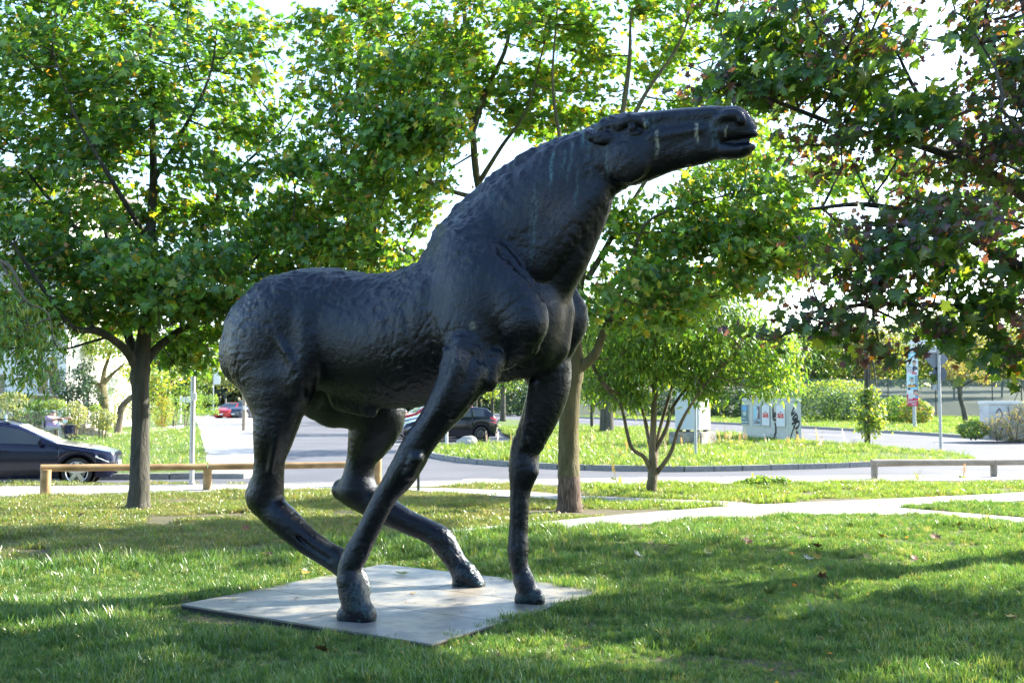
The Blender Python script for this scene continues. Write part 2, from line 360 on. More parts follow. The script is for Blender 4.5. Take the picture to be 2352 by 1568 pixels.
def surface_nets(F):
    d = F.d; n = F.n
    s = d < 0
    acc = np.zeros(tuple(n - 1) + (3,), np.float32); cnt = np.zeros(tuple(n - 1), np.float32)
    def sl(o): return tuple(slice(o[i], n[i] - 1 + o[i]) for i in range(3))
    for ax in range(3):
        for o1 in (0, 1):
            for o2 in (0, 1):
                o = [0, 0, 0]; oth = [i for i in range(3) if i != ax]; o[oth[0]] = o1; o[oth[1]] = o2
                p = list(o); p[ax] = 1
                A = d[sl(o)]; B = d[sl(p)]; c = (A < 0) != (B < 0)
                t = np.where(c, A / np.where(c, A - B, 1), 0)
                for i in range(3):
                    acc[..., i] += np.where(c, (t if i == ax else o[i]), 0)
                cnt += c
    act = cnt > 0
    idx = -np.ones(act.shape, np.int64); idx[act] = np.arange(act.sum())
    base = np.argwhere(act)
    V = (base + acc[act] / cnt[act][:, None]) * F.h + F.lo
    Q = []
    for ax in range(3):
        o = [0, 0, 0]; p = [0, 0, 0]; p[ax] = 1
        a, b = [i for i in range(3) if i != ax]
        lo = [1, 1, 1]; lo[ax] = 0
        rng_ = [slice(lo[i], n[i] - 1) for i in range(3)]
        A = s[tuple(rng_)]
        rp = list(rng_); rp[ax] = slice(1, n[ax])
        B = s[tuple(rp)]
        A = A[tuple(slice(0, min(A.shape[i], B.shape[i])) for i in range(3))]
        C = A != B
        pos = np.argwhere(C) + np.array(lo)
        flip = A[C]
        def cell(da, db):
            q = pos.copy(); q[:, a] -= da; q[:, b] -= db
            return idx[q[:, 0], q[:, 1], q[:, 2]]
        q = np.stack([cell(1, 1), cell(0, 1), cell(0, 0), cell(1, 0)], 1)
        if ax == 1: flip = ~flip
        q[~flip] = q[~flip][:, ::-1]
        Q.append(q)
    return V, np.concatenate(Q)

def build_horse(h=0.016):
    F = Field((-3.1, -1.25, -0.02), (3.0, 1.45, 4.0), h)
    def R(px, py, w, r):
        p = hw(px, py, w); return hloc(p), r * p[1] / FPX
    def prep(pts, sc):
        q = np.array([list(p[:4]) + [p[4] if len(p) > 4 else sc] for p in pts], float)
        if len(q) == 1: q = np.vstack([q, q])
        q = spline(q, 4)
        return [R(*p[:4]) + (p[4],) for p in q]
    def chain(pts, k=0.08, sc=1.0): F.tube(prep(pts, sc), k)
    def carve(pts, k=0.04, sc=1.0): F.tube(prep(pts, sc), k, True)
    # barrel and croup
    chain([(668, 762, 0, 128, .95), (740, 756, 0, 134, .95), (830, 778, 0, 142, .92), (905, 788, 0, 150, .92), (985, 770, 0, 156, .92), (1050, 735, 0, 160, .9)], .1)
    chain([(730, 672, 0, 48, 1.6), (800, 680, 0, 46, 1.6), (880, 684, 0, 46, 1.5), (950, 664, 0, 44, 1.3)], .12)     # loins
    # haunches: near and far
    chain([(655, 742, -.26, 112, .8), (622, 800, -.30, 112, .75), (640, 880, -.30, 88, .8)], .10)
    chain([(600, 765, -.14, 92, .8), (586, 812, -.14, 88, .8)], .08)
    chain([(676, 742, .26, 108, .8), (690, 820, .34, 110, .7), (770, 900, .40, 82, .8)], .10)
    chain([(632, 762, .10, 98, .8), (604, 815, .10, 94, .7)], .08)
    # stifle, near
    chain([(655, 770, -.40, 60, .5), (672, 840, -.42, 56, .55), (680, 885, -.40, 44, .8)], .07)
    # near hind leg: gaskin, hock, cannon
    chain([(640, 880, -.34, 82, .8), (637, 950, -.36, 60, .85), (628, 1005, -.36, 46), (620, 1050, -.34, 36), (616, 1095, -.32, 36), (610, 1135, -.30, 42)], .06)
    chain([(594, 1150, -.30, 26), (612, 1160, -.30, 33), (652, 1195, -.28, 35), (700, 1238, -.24, 30), (745, 1268, -.20, 28), (785, 1292, -.16, 30), (815, 1325, -.14, 28), (824, 1352, -.13, 30, .9)], .045)
    chain([(588, 1130, -.30, 22), (590, 1090, -.31, 9)], .04)
    # far hind leg
    chain([(790, 890, .40, 76, .8), (858, 938, .46, 72, .85), (862, 972, .48, 63, .85), (850, 1008, .52, 50), (833, 1048, .55, 35), (824, 1088, .56, 35), (822, 1120, .56, 42)], .06)
    chain([(788, 1124, .56, 26), (820, 1132, .57, 36), (880, 1168, .6, 33), (930, 1195, .64, 27), (985, 1220, .70, 26), (1015, 1240, .73, 29), (1034, 1268, .75, 26), (1052, 1298, .76, 22)], .045)
    chain([(1056, 1302, .76, 24, .9), (1070, 1322, .76, 30, .9), (1094, 1340, .76, 19, 1.2)], .03)
    chain([(1060, 1342, .76, 21, 1.2), (1096, 1346, .76, 17, 1.2)], .02)
    # sheath
    chain([(790, 912, 0, 34), (846, 938, -.06, 20)], .07)
    chain([(856, 946, -.08, 11, .8)], .03)
    # chest and shoulders
    chain([(1088, 652, 0, 128, .8), (1110, 700, 0, 160, .78), (1165, 720, .03, 145, .8)], .1)
    chain([(1150, 800, 0, 74, 1.2), (1225, 790, .10, 70, 1.1)], .09)
    chain([(1080, 590, -.20, 88, .7), (1100, 680, -.34, 108, .6), (1080, 752, -.42, 84, .6)], .08)
    chain([(1110, 650, -.30, 92, .6), (1165, 690, -.36, 82, .65), (1198, 738, -.38, 62, .8), (1180, 785, -.34, 46, .8)], .05)      # shoulder blade
    chain([(1090, 590, .22, 88, .7), (1165, 680, .34, 100, .7)], .08)
    chain([(1204, 740, -.40, 57, .8)], .03)                  # near point of shoulder
    chain([(1204, 790, -.32, 36, .9), (1150, 812, -.30, 40)], .04)
    chain([(1291, 692, .34, 44, .8), (1306, 735, .36, 46, .85), (1291, 788, .36, 36, .9)], .035)      # far point of shoulder
    chain([(1262, 720, .16, 62, .6), (1262, 790, .14, 50, .7)], .06)
    # neck
    chain([(1096, 600, 0, 126, .66), (1180, 550, 0, 140, .58), (1262, 478, 0, 131, .50), (1332, 402, 0, 99, .52), (1410, 364, 0, 72, .62)], .1)
    chain([(1040, 606, 0, 56, 1.0), (1034, 550, 0, 38, .8), (1078, 488, 0, 34, .55), (1160, 420, 0, 37, .5), (1260, 360, 0, 34, .5), (1350, 325, 0, 28, .6)], .04)   # crest
    chain([(1372, 470, 0, 30, 1.1), (1325, 580, .02, 36, 1.1), (1278, 660, .06, 40, 1.1)], .06)        # windpipe
    chain([(1225, 590, -.14, 60, .5), (1292, 520, -.13, 50, .5), (1362, 440, -.09, 34, .6)], .06)
    # head
    chain([(1428, 350, 0, 78, .62), (1458, 348, 0, 78, .62), (1520, 333, 0, 69, .56), (1600, 316, 0, 60, .54), (1650, 297, 0, 48, .56), (1682, 287, 0, 44, .66)], .05)
    chain([(1400, 300, 0, 24, 2.0), (1450, 288, 0, 24, 2.2), (1530, 276, 0, 22, 1.6), (1640, 266, 0, 22, 1.4)], .05)
    chain([(1442, 362, -.10, 60, .42)], .035)           # near cheek
    chain([(1442, 362, .10, 60, .42)], .035)
    chain([(1424, 290, -.125, 12, .8), (1440, 278, -.135, 11, .8), (1464, 276, -.135, 10, .8), (1484, 288, -.125, 8, .8)], .02)
    carve([(1440, 294, -.185, 8), (1464, 294, -.18, 8)], .02)      # brow
    chain([(1452, 294, -.150, 10, .8)], .008)
    chain([(1436, 304, -.145, 4), (1456, 308, -.148, 4), (1474, 302, -.14, 3)], .012)                                                     # eyeball
    chain([(1445, 272, .19, 15, .8)], .03)
    carve([(1446, 314, -.20, 7), (1484, 308, -.19, 7)], .03)
    carve([(1512, 344, -.165, 8), (1560, 336, -.15, 9), (1590, 330, -.14, 6)], .04)
    chain([(1500, 316, -.10, 12), (1560, 306, -.09, 11), (1610, 298, -.085, 9)], .04)
    # muzzle: nostril rim, upper lip, lower lip
    chain([(1676, 284, 0, 38, .72), (1700, 286, 0, 29, .85), (1722, 296, 0, 17, 1.0)], .03)
    chain([(1650, 276, -.07, 12, .7), (1668, 264, -.09, 14, .7), (1692, 264, -.09, 13, .7), (1704, 276, -.09, 11, .7)], .02)
    carve([(1672, 278, -.13, 8), (1686, 280, -.13, 7)], .02)
    chain([(1665, 303, 0, 17, 1.7), (1705, 308, 0, 11, 1.8), (1736, 309, 0, 6, 2.2)], .02)
    chain([(1596, 340, 0, 44, .7), (1640, 343, 0, 26, .95), (1684, 348, 0, 19, 1.15), (1708, 345, 0, 16, 1.3), (1730, 337, 0, 6, 2.2)], .02)
    carve([(1738, 324, 0, 5), (1700, 326, 0, 4), (1660, 330, 0, 3)], .005, 9.0)
    chain([(1630, 330, 0, 16, 1.0), (1670, 329, 0, 12, 1.0), (1716, 326, 0, 8, 1.0)], .01)
    # ears
    chain([(1398, 318, -.14, 13, .7), (1376, 317, -.165, 16, .5), (1354, 312, -.18, 10, .5), (1340, 308, -.185, 3)], .02)
    carve([(1386, 318, -.208, 9), (1362, 315, -.212, 6)], .01)
    chain([(1400, 290, .15, 14), (1372, 292, .18, 9), (1352, 297, .2, 4)], .02)
    carve([(1394, 335, -.19, 6), (1384, 380, -.20, 7), (1400, 418, -.19, 7), (1424, 440, -.12, 6)], .03)
    # near foreleg
    chain([(1102, 785, -.40, 52, .9), (1068, 832, -.50, 58, .85), (1062, 880, -.53, 50, .9)], .05)
    chain([(1062, 808, -.56, 42, .7)], .035)
    chain([(1128, 830, -.44, 34, .8), (1112, 868, -.48, 34, .8)], .04)
    chain([(1064, 862, -.54, 54, .9), (1038, 911, -.58, 50), (1003, 962, -.62, 39), (962, 1018, -.66, 36), (942, 1056, -.68, 36), (918, 1096, -.69, 33), (890, 1132, -.71, 27), (870, 1168, -.73, 26), (842, 1225, -.75, 26), (816, 1275, -.77, 29), (804, 1302, -.79, 27), (803, 1332, -.80, 27)], .035)
    chain([(804, 1335, -.80, 29, .95), (812, 1365, -.80, 34, .9), (824, 1398, -.80, 32, 1.0), (842, 1408, -.80, 22, 1.1)], .03)
    chain([(800, 1412, -.80, 25, 1.2), (842, 1420, -.8, 21, 1.2)], .02)
    chain([(956, 1052, -.74, 17), (940, 1085, -.74, 15)], .02)
    # far foreleg
    chain([(1252, 830, .36, 62, .85), (1262, 880, .38, 50, .9), (1248, 935, .38, 45), (1226, 990, .36, 38), (1206, 1035, .35, 34), (1203, 1078, .34, 34), (1196, 1120, .33, 25), (1193, 1170, .32, 22), (1191, 1220, .32, 22), (1190, 1265, .31, 24), (1192, 1300, .31, 20)], .04)
    chain([(1217, 1082, .31, 19), (1208, 1108, .32, 14)], .02)
    chain([(1196, 1308, .31, 19, .9), (1204, 1335, .31, 25, .9), (1218, 1362, .31, 22, 1.0), (1234, 1368, .31, 15, 1.2)], .03)
    chain([(1203, 1374, .31, 21, 1.1), (1237, 1378, .31, 15, 1.2)], .02)
    # ridges and tendons
    chain([(712, 690, -.38, 16), (702, 745, -.45, 17), (704, 810, -.46, 18), (692, 868, -.43, 18)], .09)
    chain([(628, 760, -.52, 10), (660, 812, -.52, 10), (692, 862, -.48, 12)], .035)
    chain([(735, 645, -.22, 18), (752, 668, -.29, 14), (744, 700, -.36, 9)], .09)
    chain([(1062, 800, -.60, 20), (1050, 850, -.66, 20), (1012, 930, -.70, 15), (972, 990, -.72, 10)], .03)
    chain([(1096, 852, -.56, 22), (1076, 900, -.62, 15), (1040, 955, -.66, 10)], .03)
    chain([(640, 950, -.46, 14), (632, 1020, -.46, 10), (622, 1080, -.42, 8)], .03)
    chain([(1225, 880, .22, 12), (1214, 960, .24, 10), (1204, 1020, .24, 9)], .03)
    # creases
    carve([(985, 720, -.58, 6), (1000, 775, -.60, 8), (1040, 800, -.60, 5)], .04)
    carve([(1110, 800, -.60, 6), (1096, 850, -.66, 6), (1062, 915, -.74, 5), (1020, 970, -.76, 4)], .03)
    carve([(905, 1120, -.815, 5), (868, 1180, -.825, 5), (836, 1248, -.84, 4)], .025)
    carve([(1185, 1120, .235, 4), (1182, 1190, .235, 4), (1182, 1250, .235, 4)], .02)
    carve([(664, 1215, -.335, 4), (712, 1256, -.31, 4), (756, 1284, -.27, 4)], .02)
    carve([(1300, 450, -.25, 6), (1270, 520, -.28, 8), (1240, 600, -.28, 8), (1236, 660, -.28, 7)], .06)
    carve([(1215, 1065, .19, 5), (1190, 1072, .20, 4)], .02)
    carve([(612, 925, -.50, 5), (606, 990, -.46, 4), (598, 1050, -.43, 4)], .03)
    carve([(740, 690, -.45, 7), (728, 730, -.53, 10), (722, 790, -.56, 13), (726, 850, -.52, 12), (716, 900, -.40, 10)], .08)
    carve([(1262, 670, -.20, 7), (1268, 720, -.16, 9), (1269, 770, -.14, 9), (1262, 820, -.12, 7)], .035)
    carve([(1130, 722, -.60, 7), (1150, 770, -.60, 9), (1160, 800, -.56, 6)], .05)
    carve([(980, 640, -.50, 9), (968, 700, -.54, 10), (978, 770, -.56, 12), (1000, 820, -.56, 10)], .07)
    carve([(1150, 575, -.38, 8), (1205, 625, -.39, 10), (1240, 685, -.36, 9)], .045)
    carve([(650, 700, -.58, 5), (630, 790, -.60, 6), (648, 850, -.60, 7)], .05)
    for x0 in (790, 835, 880, 925):
        carve([(x0, 700, -.49, 5), (x0 + 10, 770, -.52, 6)], .05)
    # flat underside of the hooves
    F.d[:, :, F.ax[2] < 0.036] = np.maximum(F.d[:, :, F.ax[2] < 0.036], 0.01)
    V, Q = surface_nets(F)
    return V, Q
# ------------------------------------------------------------------ the statue on its plate
hm = nmat('dark_bronze', [(.3, (.002, .0024, .0042)), (.55, (.0035, .0042, .0075)), (.78, (.011, .009, .009))], 7, .42, metal=0, bump=.6, bscale=22, dist=.02, spec=.44)
b = hm.node_tree.nodes['Principled BSDF']; b.inputs['Specular Tint'].default_value = (.72, .84, 1, 1); src = b.inputs['Base Color'].links[0].from_socket  # blue specular tint puts the sky's sheen into the bronze itself
for an, colr in (('verdigris', (.09, .19, .19)), ('lime', (.42, .42, .30)), ('worn', (.12, .085, .06))):
    at = N(hm, 'ShaderNodeAttribute'); at.attribute_name = an
    nz = N(hm, 'ShaderNodeTexNoise', Scale=45.0, Detail=4.0); ge = N(hm, 'ShaderNodeNewGeometry'); L(hm, ge.outputs['Position'], nz.inputs['Vector'])
    mu = N(hm, 'ShaderNodeMath', operation='MULTIPLY'); L(hm, at.outputs['Fac'], mu.inputs[0]); mr = N(hm, 'ShaderNodeMapRange'); mr.inputs['From Min'].default_value = .36; mr.inputs['From Max'].default_value = .55
    L(hm, nz.outputs['Fac'], mr.inputs[0]); L(hm, mr.outputs[0], mu.inputs[1])
    mx = N(hm, 'ShaderNodeMix', data_type='RGBA'); L(hm, mu.outputs[0], mx.inputs[0]); L(hm, src, mx.inputs[6]); mx.inputs[7].default_value = (*colr, 1); src = mx.outputs[2]
L(hm, src, b.inputs['Base Color'])
rn = N(hm, 'ShaderNodeTexNoise', Scale=5.0, Detail=5.0); mr = N(hm, 'ShaderNodeMapRange'); mr.inputs['From Min'].default_value = .35; mr.inputs['From Max'].default_value = .65; mr.inputs['To Min'].default_value = .15; mr.inputs['To Max'].default_value = .38; L(hm, rn.outputs['Fac'], mr.inputs[0]); L(hm, mr.outputs[0], b.inputs['Roughness'])

V, Q = build_horse(0.0125)
me = bpy.data.meshes.new('body'); me.from_pydata(V.tolist(), [], Q.tolist()); me.update()
nr = np.zeros(len(V) * 3, np.float32); me.vertices.foreach_get('normal', nr); nr = nr.reshape(-1, 3)
up = np.clip((V[:, 2] - 1.1) / 1.0, 0.25, 1)
RM = np.array(Matrix.Rotation(.7, 3, 'X') @ Matrix.Rotation(.9, 3, 'Y') @ Matrix.Rotation(.5, 3, 'Z')); VR = V @ RM.T; V0 = VR + .05 * np.stack([lattice_noise(VR, .2, 15), lattice_noise(VR, .2, 16), lattice_noise(VR, .2, 17)], 1)
d1 = lattice_noise(V0, .12, 1); d2 = lattice_noise(V0 * (1, .6, 1) + 5, .045, 2); d5 = lattice_noise(V0 * (.8, 1, 1.2) + 11, .09, 6) + .6 * lattice_noise(V0 + 13, .04, 7); d3 = lattice_noise(V * (1, 1, .6) + 9, .03, 3); d4 = np.abs(lattice_noise(V + 2, .017, 5)) * 2 - .7; msk = np.clip(lattice_noise(V + 3, .38, 4) * 2.0 + .42, .10, .95)
head = (V[:, 0] > 1.0) & (V[:, 2] > 2.9)
amp = np.where(head, .22, 1.0) * msk
leg = np.clip((1.5 - V[:, 2]) / .4, 0, 1)
d6 = lattice_noise(V0 * (.5, .5, 1.4) + 21, .11, 8); d7 = lattice_noise(V0 + 31, .022, 18)
disp = amp * (1 - .4 * leg) * (.0022 * (np.abs(d1) * 2 - .6) * (1 - .8 * leg) + .010 * np.clip(np.abs(d6) * 3 - .35, -.3, .25) + .0045 * d3 * (d6 > 0) + .0035 * d4 + .003 * d7)
back = np.clip((nr[:, 2] - .1) * 1.6, 0, 1) * (V[:, 2] > 1.9) * ~head
disp += back * (.020 * np.maximum(0, d2 + d1 * .5) + .008 * d3)
disp *= np.clip((V[:, 2] - .05) / .1, .2, 1)
V = V + nr * disp[:, None]
W = hworld(V); me.vertices.foreach_set('co', W.astype(np.float32).ravel()); me.update()
px = 1176 + FPX * W[:, 0] / W[:, 1]            # rough picture position, only to place the real stains
cz = W[:, 2] - CAMZ; py = 784 - FPX * (cz * math.cos(PITCH) - W[:, 1] * math.sin(PITCH)) / (W[:, 1] * math.cos(PITCH) + cz * math.sin(PITCH))
px = 1176 + FPX * W[:, 0] / (W[:, 1] * math.cos(PITCH) + cz * math.sin(PITCH))
near = V[:, 1] < .03
def streaks(lst, soft=.9):
    a = np.zeros(len(V))
    for x0, y0, x1, y1, w, s in lst:
        t = (py - y0) / (y1 - y0); xx = x0 + (x1 - x0) * t + 1.5 * np.sin(py * .11 + x0)
        f = np.exp(-((px - xx) / (w + soft)) ** 2) * np.clip(t * 8, 0, 1) * np.clip((1 - t) * 3, 0, 1) * ((t > 0) & (t < 1))
        a = np.maximum(a, f * s)
    return a * near
verd = streaks([(1270, 345, 1262, 435, 2.5, 1), (1338, 300, 1340, 345, 3, .8), (1318, 320, 1300, 430, 2, .5), (1352, 310, 1350, 380, 2, .5), (1236, 440, 1218, 620, 2, .55), (1228, 420, 1214, 560, 2, .4),
                (1330, 380, 1318, 500, 2, .45), (1390, 330, 1396, 420, 1.5, .6), (1488, 270, 1490, 300, 3, .6), (1632, 270, 1640, 350, 2.5, .5), (1642, 275, 1650, 340, 2, .4), (1130, 440, 1130, 480, 3, .3), (1300, 335, 1290, 400, 2, .5), (1500, 262, 1502, 300, 3, .5)])
foot = np.clip(1 - V[:, 2] / .6, 0, 1) * .28 * (lattice_noise(V, .05, 9) > .1)
shw = np.clip(nr[:, 2], 0, 1) * 0.0
verd = np.maximum(verd * .8, foot)
lime = streaks([(1510, 295, 1508, 368, 1.8, 1), (1598, 280, 1604, 332, 2.2, 1), (1667, 288, 1667, 318, 1.2, 1), (1478, 270, 1482, 300, 1.5, .7), (1086, 738, 1086, 760, 4, .6)], .6)
worn = np.zeros(len(V))
for x0, y0, r, s in ((1056, 818, 16, .9), (1090, 748, 7, .5), (1280, 490, 45, .35), (660, 900, 20, .2), (1240, 470, 40, .3)):
    worn = np.maximum(worn, s * np.exp(-((px - x0) ** 2 + (py - y0) ** 2) / r ** 2) * near)
for an, arr in (('verdigris', verd), ('lime', lime), ('worn', worn)):
    a = me.attributes.new(an, 'FLOAT', 'POINT'); a.data.foreach_set('value', arr.astype(np.float32))
me.materials.append(hm); me.shade_smooth()
PL = [GT(413, 1383, .045), GT(965, 1470, .045), GT(1393, 1358, .045), GT(908, 1297, .045)]
PC = sum(PL) / 4
st = tag(empty('horse_statue', (PC[0], PC[1], 0)), 'huge dark bronze horse striding with outstretched neck on a flat square plate', 'statue')
def under(o, root):
    o.parent = root; o.matrix_parent_inverse = Matrix.Translation(-root.location); return o
under(link('body', me), st)
# plate: a square of sheets with narrow joints on a darker slab
pm = nmat('plate_bronze', [(.3, (.09, .095, .10)), (.45, (.17, .17, .165)), (.58, (.28, .25, .20)), (.72, (.17, .155, .13))], 2.6, .42, metal=.05, bump=.35, bscale=40, dist=.004, second=(9, .85, 1.15), spec=.5)
e1 = Vector(PL[1] - PL[0]); e2 = Vector(PL[3] - PL[0]); L1 = 0.5 * (e1.length + Vector(PL[2] - PL[3]).length); L2 = 0.5 * (e2.length + Vector(PL[2] - PL[1]).length)
L1 *= 1.035; L2 *= 1.035; e1.z = e2.z = 0; e1.normalize(); ang = math.atan2(e1.y, e1.x); e2 = Vector((-e1.y, e1.x, 0))
mb = MB().box((PC[0], PC[1], -.005), (L1 - .012, L2 - .012, .07), rz=ang); under(mb.build('base_slab', mat('slab_edge_dark', (.02, .02, .022), .8)), st)
cuts1 = [0, .5, 1]; cuts2 = [0, .34, .67, 1]
for i in range(2):
    for j in range(3):
        u = ((cuts1[i] + cuts1[i + 1]) / 2 - .5) * L1; w = ((cuts2[j] + cuts2[j + 1]) / 2 - .5) * L2
        c = Vector((PC[0], PC[1], .0385)) + e1 * u + e2 * w
        mb = MB().box(c, ((cuts1[i + 1] - cuts1[i]) * L1 - .006, (cuts2[j + 1] - cuts2[j]) * L2 - .006, .014), rz=ang)
        under(mb.build('base_plate', pm, bevel=.002), st)
# ------------------------------------------------------------------ trees
rs = np.random.RandomState(11)
MAPLE = np.array([(0, .02), (.20, -.08), (.46, -.02), (.30, .16), (.56, .42), (.25, .42), (.30, .62), (.13, .60), (0, .98), (-.13, .60), (-.30, .62), (-.25, .42), (-.56, .42), (-.30, .16), (-.46, -.02), (-.20, -.08)])
MAPLE_LO = np.array([(0, 0), (.44, -.04), (.26, .18), (.54, .44), (.22, .52), (0, .96), (-.22, .52), (-.54, .44), (-.26, .18), (-.44, -.04)])
LANCE = np.array([(0, 0), (.13, .35), (.10, .7), (0, 1.0), (-.10, .7), (-.13, .35)])
OVAL = np.array([(0, 0), (.26, .3), (.2, .72), (0, 1.0), (-.2, .72), (-.26, .3)])
def leaf_mesh(name, pos, nrm, size, shape, cols, m, droop=.25):
    """one mesh of many leaves; pos, nrm, cols are arrays, leaf blades are fans about a raised middle"""
    n = len(pos); k = len(shape)
    a = rs.normal(size=(n, 3)); a[:, 2] -= droop * 2.5
    t = a - nrm * (a * nrm).sum(1)[:, None]; t /= np.linalg.norm(t, axis=1)[:, None] + 1e-9
    s = np.cross(nrm, t)
    outl = np.concatenate([shape, [[0, shape[:, 1].max() * .45]]])
    zz = np.concatenate([-.10 * np.abs(shape[:, 0]) * 2 - .16 * shape[:, 1] ** 2, [.03]])
    v = pos[:, None, :] + size[:, None, None] * (outl[None, :, 0, None] * s[:, None, :] + outl[None, :, 1, None] * t[:, None, :] + zz[None, :, None] * nrm[:, None, :])
    v = v.reshape(-1, 3)
    i = np.arange(k); tri = np.stack([i, (i + 1) % k, np.full(k, k)], 1)
    f = (tri[None] + (np.arange(n) * (k + 1))[:, None, None]).reshape(-1)
    me = bpy.data.meshes.new(name); me.vertices.add(len(v)); me.vertices.foreach_set('co', v.astype(np.float32).ravel())
    me.loops.add(len(f)); me.loops.foreach_set('vertex_index', f.astype(np.int32)); nf = n * k
    me.polygons.add(nf); me.polygons.foreach_set('loop_start', np.arange(nf, dtype=np.int32) * 3)
    me.update(calc_edges=True)
    at = me.attributes.new('tint', 'FLOAT_COLOR', 'POINT')
    cc = np.repeat(np.concatenate([cols, np.ones((n, 1))], 1), k + 1, axis=0); at.data.foreach_set('color', cc.astype(np.float32).ravel())
    me.materials.append(m); me.shade_smooth(); return me
def palette(n, cols, wts, jit=.18):
    c = np.array(cols)[rs.choice(len(cols), n, p=np.array(wts) / sum(wts))]
    return np.clip(c * (1 + jit * rs.normal(size=(n, 1))) * (1 + .07 * rs.normal(size=(n, 3))), .003, .9)
GREEN = [(.026, .076, .016), (.042, .106, .02), (.07, .14, .022), (.14, .155, .025), (.17, .095, .02)]
def grow(skel, centres, thick=.012, taper=.6):
    """joins every leaf cluster to the nearest point of the skeleton by a bent twig; returns tubes"""
    nodes = [np.array(p) for l in skel for p in l[0]]; tubes = []
    base = nodes[0]
    pts = np.array(nodes); lv = np.zeros(len(pts))
    order = np.argsort(np.linalg.norm(centres - pts.mean(0), axis=1))
    for ci in order:
        c = centres[ci]
        d = np.linalg.norm(pts - c, axis=1) + np.where(pts[:, 2] > c[2] + .1, .5, 0) + lv * .25
        j = int(np.argmin(d)); p = pts[j]; dist = np.linalg.norm(c - p)
        mid = p * .5 + c * .5 + np.array([0, 0, -.10 * dist]) + rs.normal(size=3) * .06 * dist
        q = [p, p * .72 + mid * .28 + rs.normal(size=3) * .01, mid, (mid + c) / 2 + rs.normal(size=3) * .03 * dist, c]
        tubes.append((q, thick * (1 + .9 * dist) * (.85 ** lv[j])))
        new = np.array(q[2:]); pts = np.vstack([pts, new]); lv = np.concatenate([lv, np.full(len(new), lv[j] + 1)])
    return tubes
def tree(name, label, limbs, centres, per=34, blob=.34, size=.13, shape=MAPLE, cols=None, barkm='bark', group=None, leafm='leaf', cat='tree', flat=.46, droop=.25, sizes=None, twig=.010, face=.55):
    """limbs: [(points, radii)], first one is the trunk"""
    base = Vector(limbs[0][0][0]); t = tag(empty(name, base), label, cat, group)
    mb = MB(); p, r = limbs[0]; pp = spline([list(a) + [b] for a, b in zip(p, r)], 5)
    pp[:, :2] += rs.normal(size=(len(pp), 2)) * .004
    mb.tube([q[:3] for q in pp], [max(q[3], .004) for q in pp], 16, wob=.025)
    under(mb.build('trunk', M[barkm], smooth=60), t)
    skel = [(pp[len(pp) // 2:, :3], None)]
    for p, r in limbs[1:]:
        pp = spline([list(a) + [b] for a, b in zip(p, r)], 5); mb = MB(); mb.tube([q[:3] for q in pp], [max(q[3], .004) for q in pp], 10, wob=.03)
        under(mb.build('limb', M[barkm], smooth=60), t); skel.append((pp[:, :3], None))
    mb = MB()
    for q, th in grow(skel, centres, twig):
        mb.tube(q, [th, th * .9, th * .75, th * .6, th * .35], 4, caps=False)
    if mb.v: tag(under(mb.build('twigs', M[barkm], smooth=80), t), kind='stuff')
    n = len(centres) * per
    c = np.repeat(centres, per, axis=0); off = rs.normal(size=(n, 3)) * blob * .55 * np.array([1, 1, flat]); off[:, 2] -= .08 * (off[:, 0] ** 2 + off[:, 1] ** 2) / blob
    pos = c + off
    cen = centres.mean(0); out = pos - cen; out /= np.linalg.norm(out, axis=1)[:, None] + 1e-6
    nr_ = np.array([0, 0, 1.0]) * .62 + out * face + rs.normal(size=(n, 3)) * .55; nr_ /= np.linalg.norm(nr_, axis=1)[:, None]
    cl = cols if cols is not None else palette(n, GREEN, [30, 30, 20, 6, 9])
    if callable(cl): cl = cl(pos)
    sz = size * (1 + .28 * rs.normal(size=n)).clip(.35, 1.7); sz = np.where(cl[:, 0] > cl[:, 1] * 1.25, sz * .5, sz)
    tag(under(link('crown', leaf_mesh('crown', pos, nr_, sz, shape, cl, M[leafm], droop)), t), kind='stuff')
    return t
def cloud(n, boxes, mind=0.0):
    """cluster centres: boxes = [(centre, radii, weight)] ellipsoids"""
    w = np.array([b[2] for b in boxes], float); w /= w.sum(); out = []
    for i in rs.choice(len(boxes), n * 3, p=w):
        c, r, _ = boxes[i]; d = rs.normal(size=3); d /= np.linalg.norm(d); q = np.array(c) + d * np.array(r) * rs.rand() ** (1 / 2.6)
        if mind and out and np.min(np.linalg.norm(np.array(out) - q, axis=1)) < mind: continue
        out.append(q)
        if len(out) >= n: break
    return np.array(out)
def lim(pts, r0, r1):
    """limb from picture points (px, py, distance)"""
    p = [tuple(P(*q)) for q in pts]; n = len(p); return (p, [r0 + (r1 - r0) * (i / (n - 1)) ** .8 for i in range(n)])
def E(px, py, Y, rx, ry, rz, w): return (P(px, py, Y), (rx, ry, rz), w)

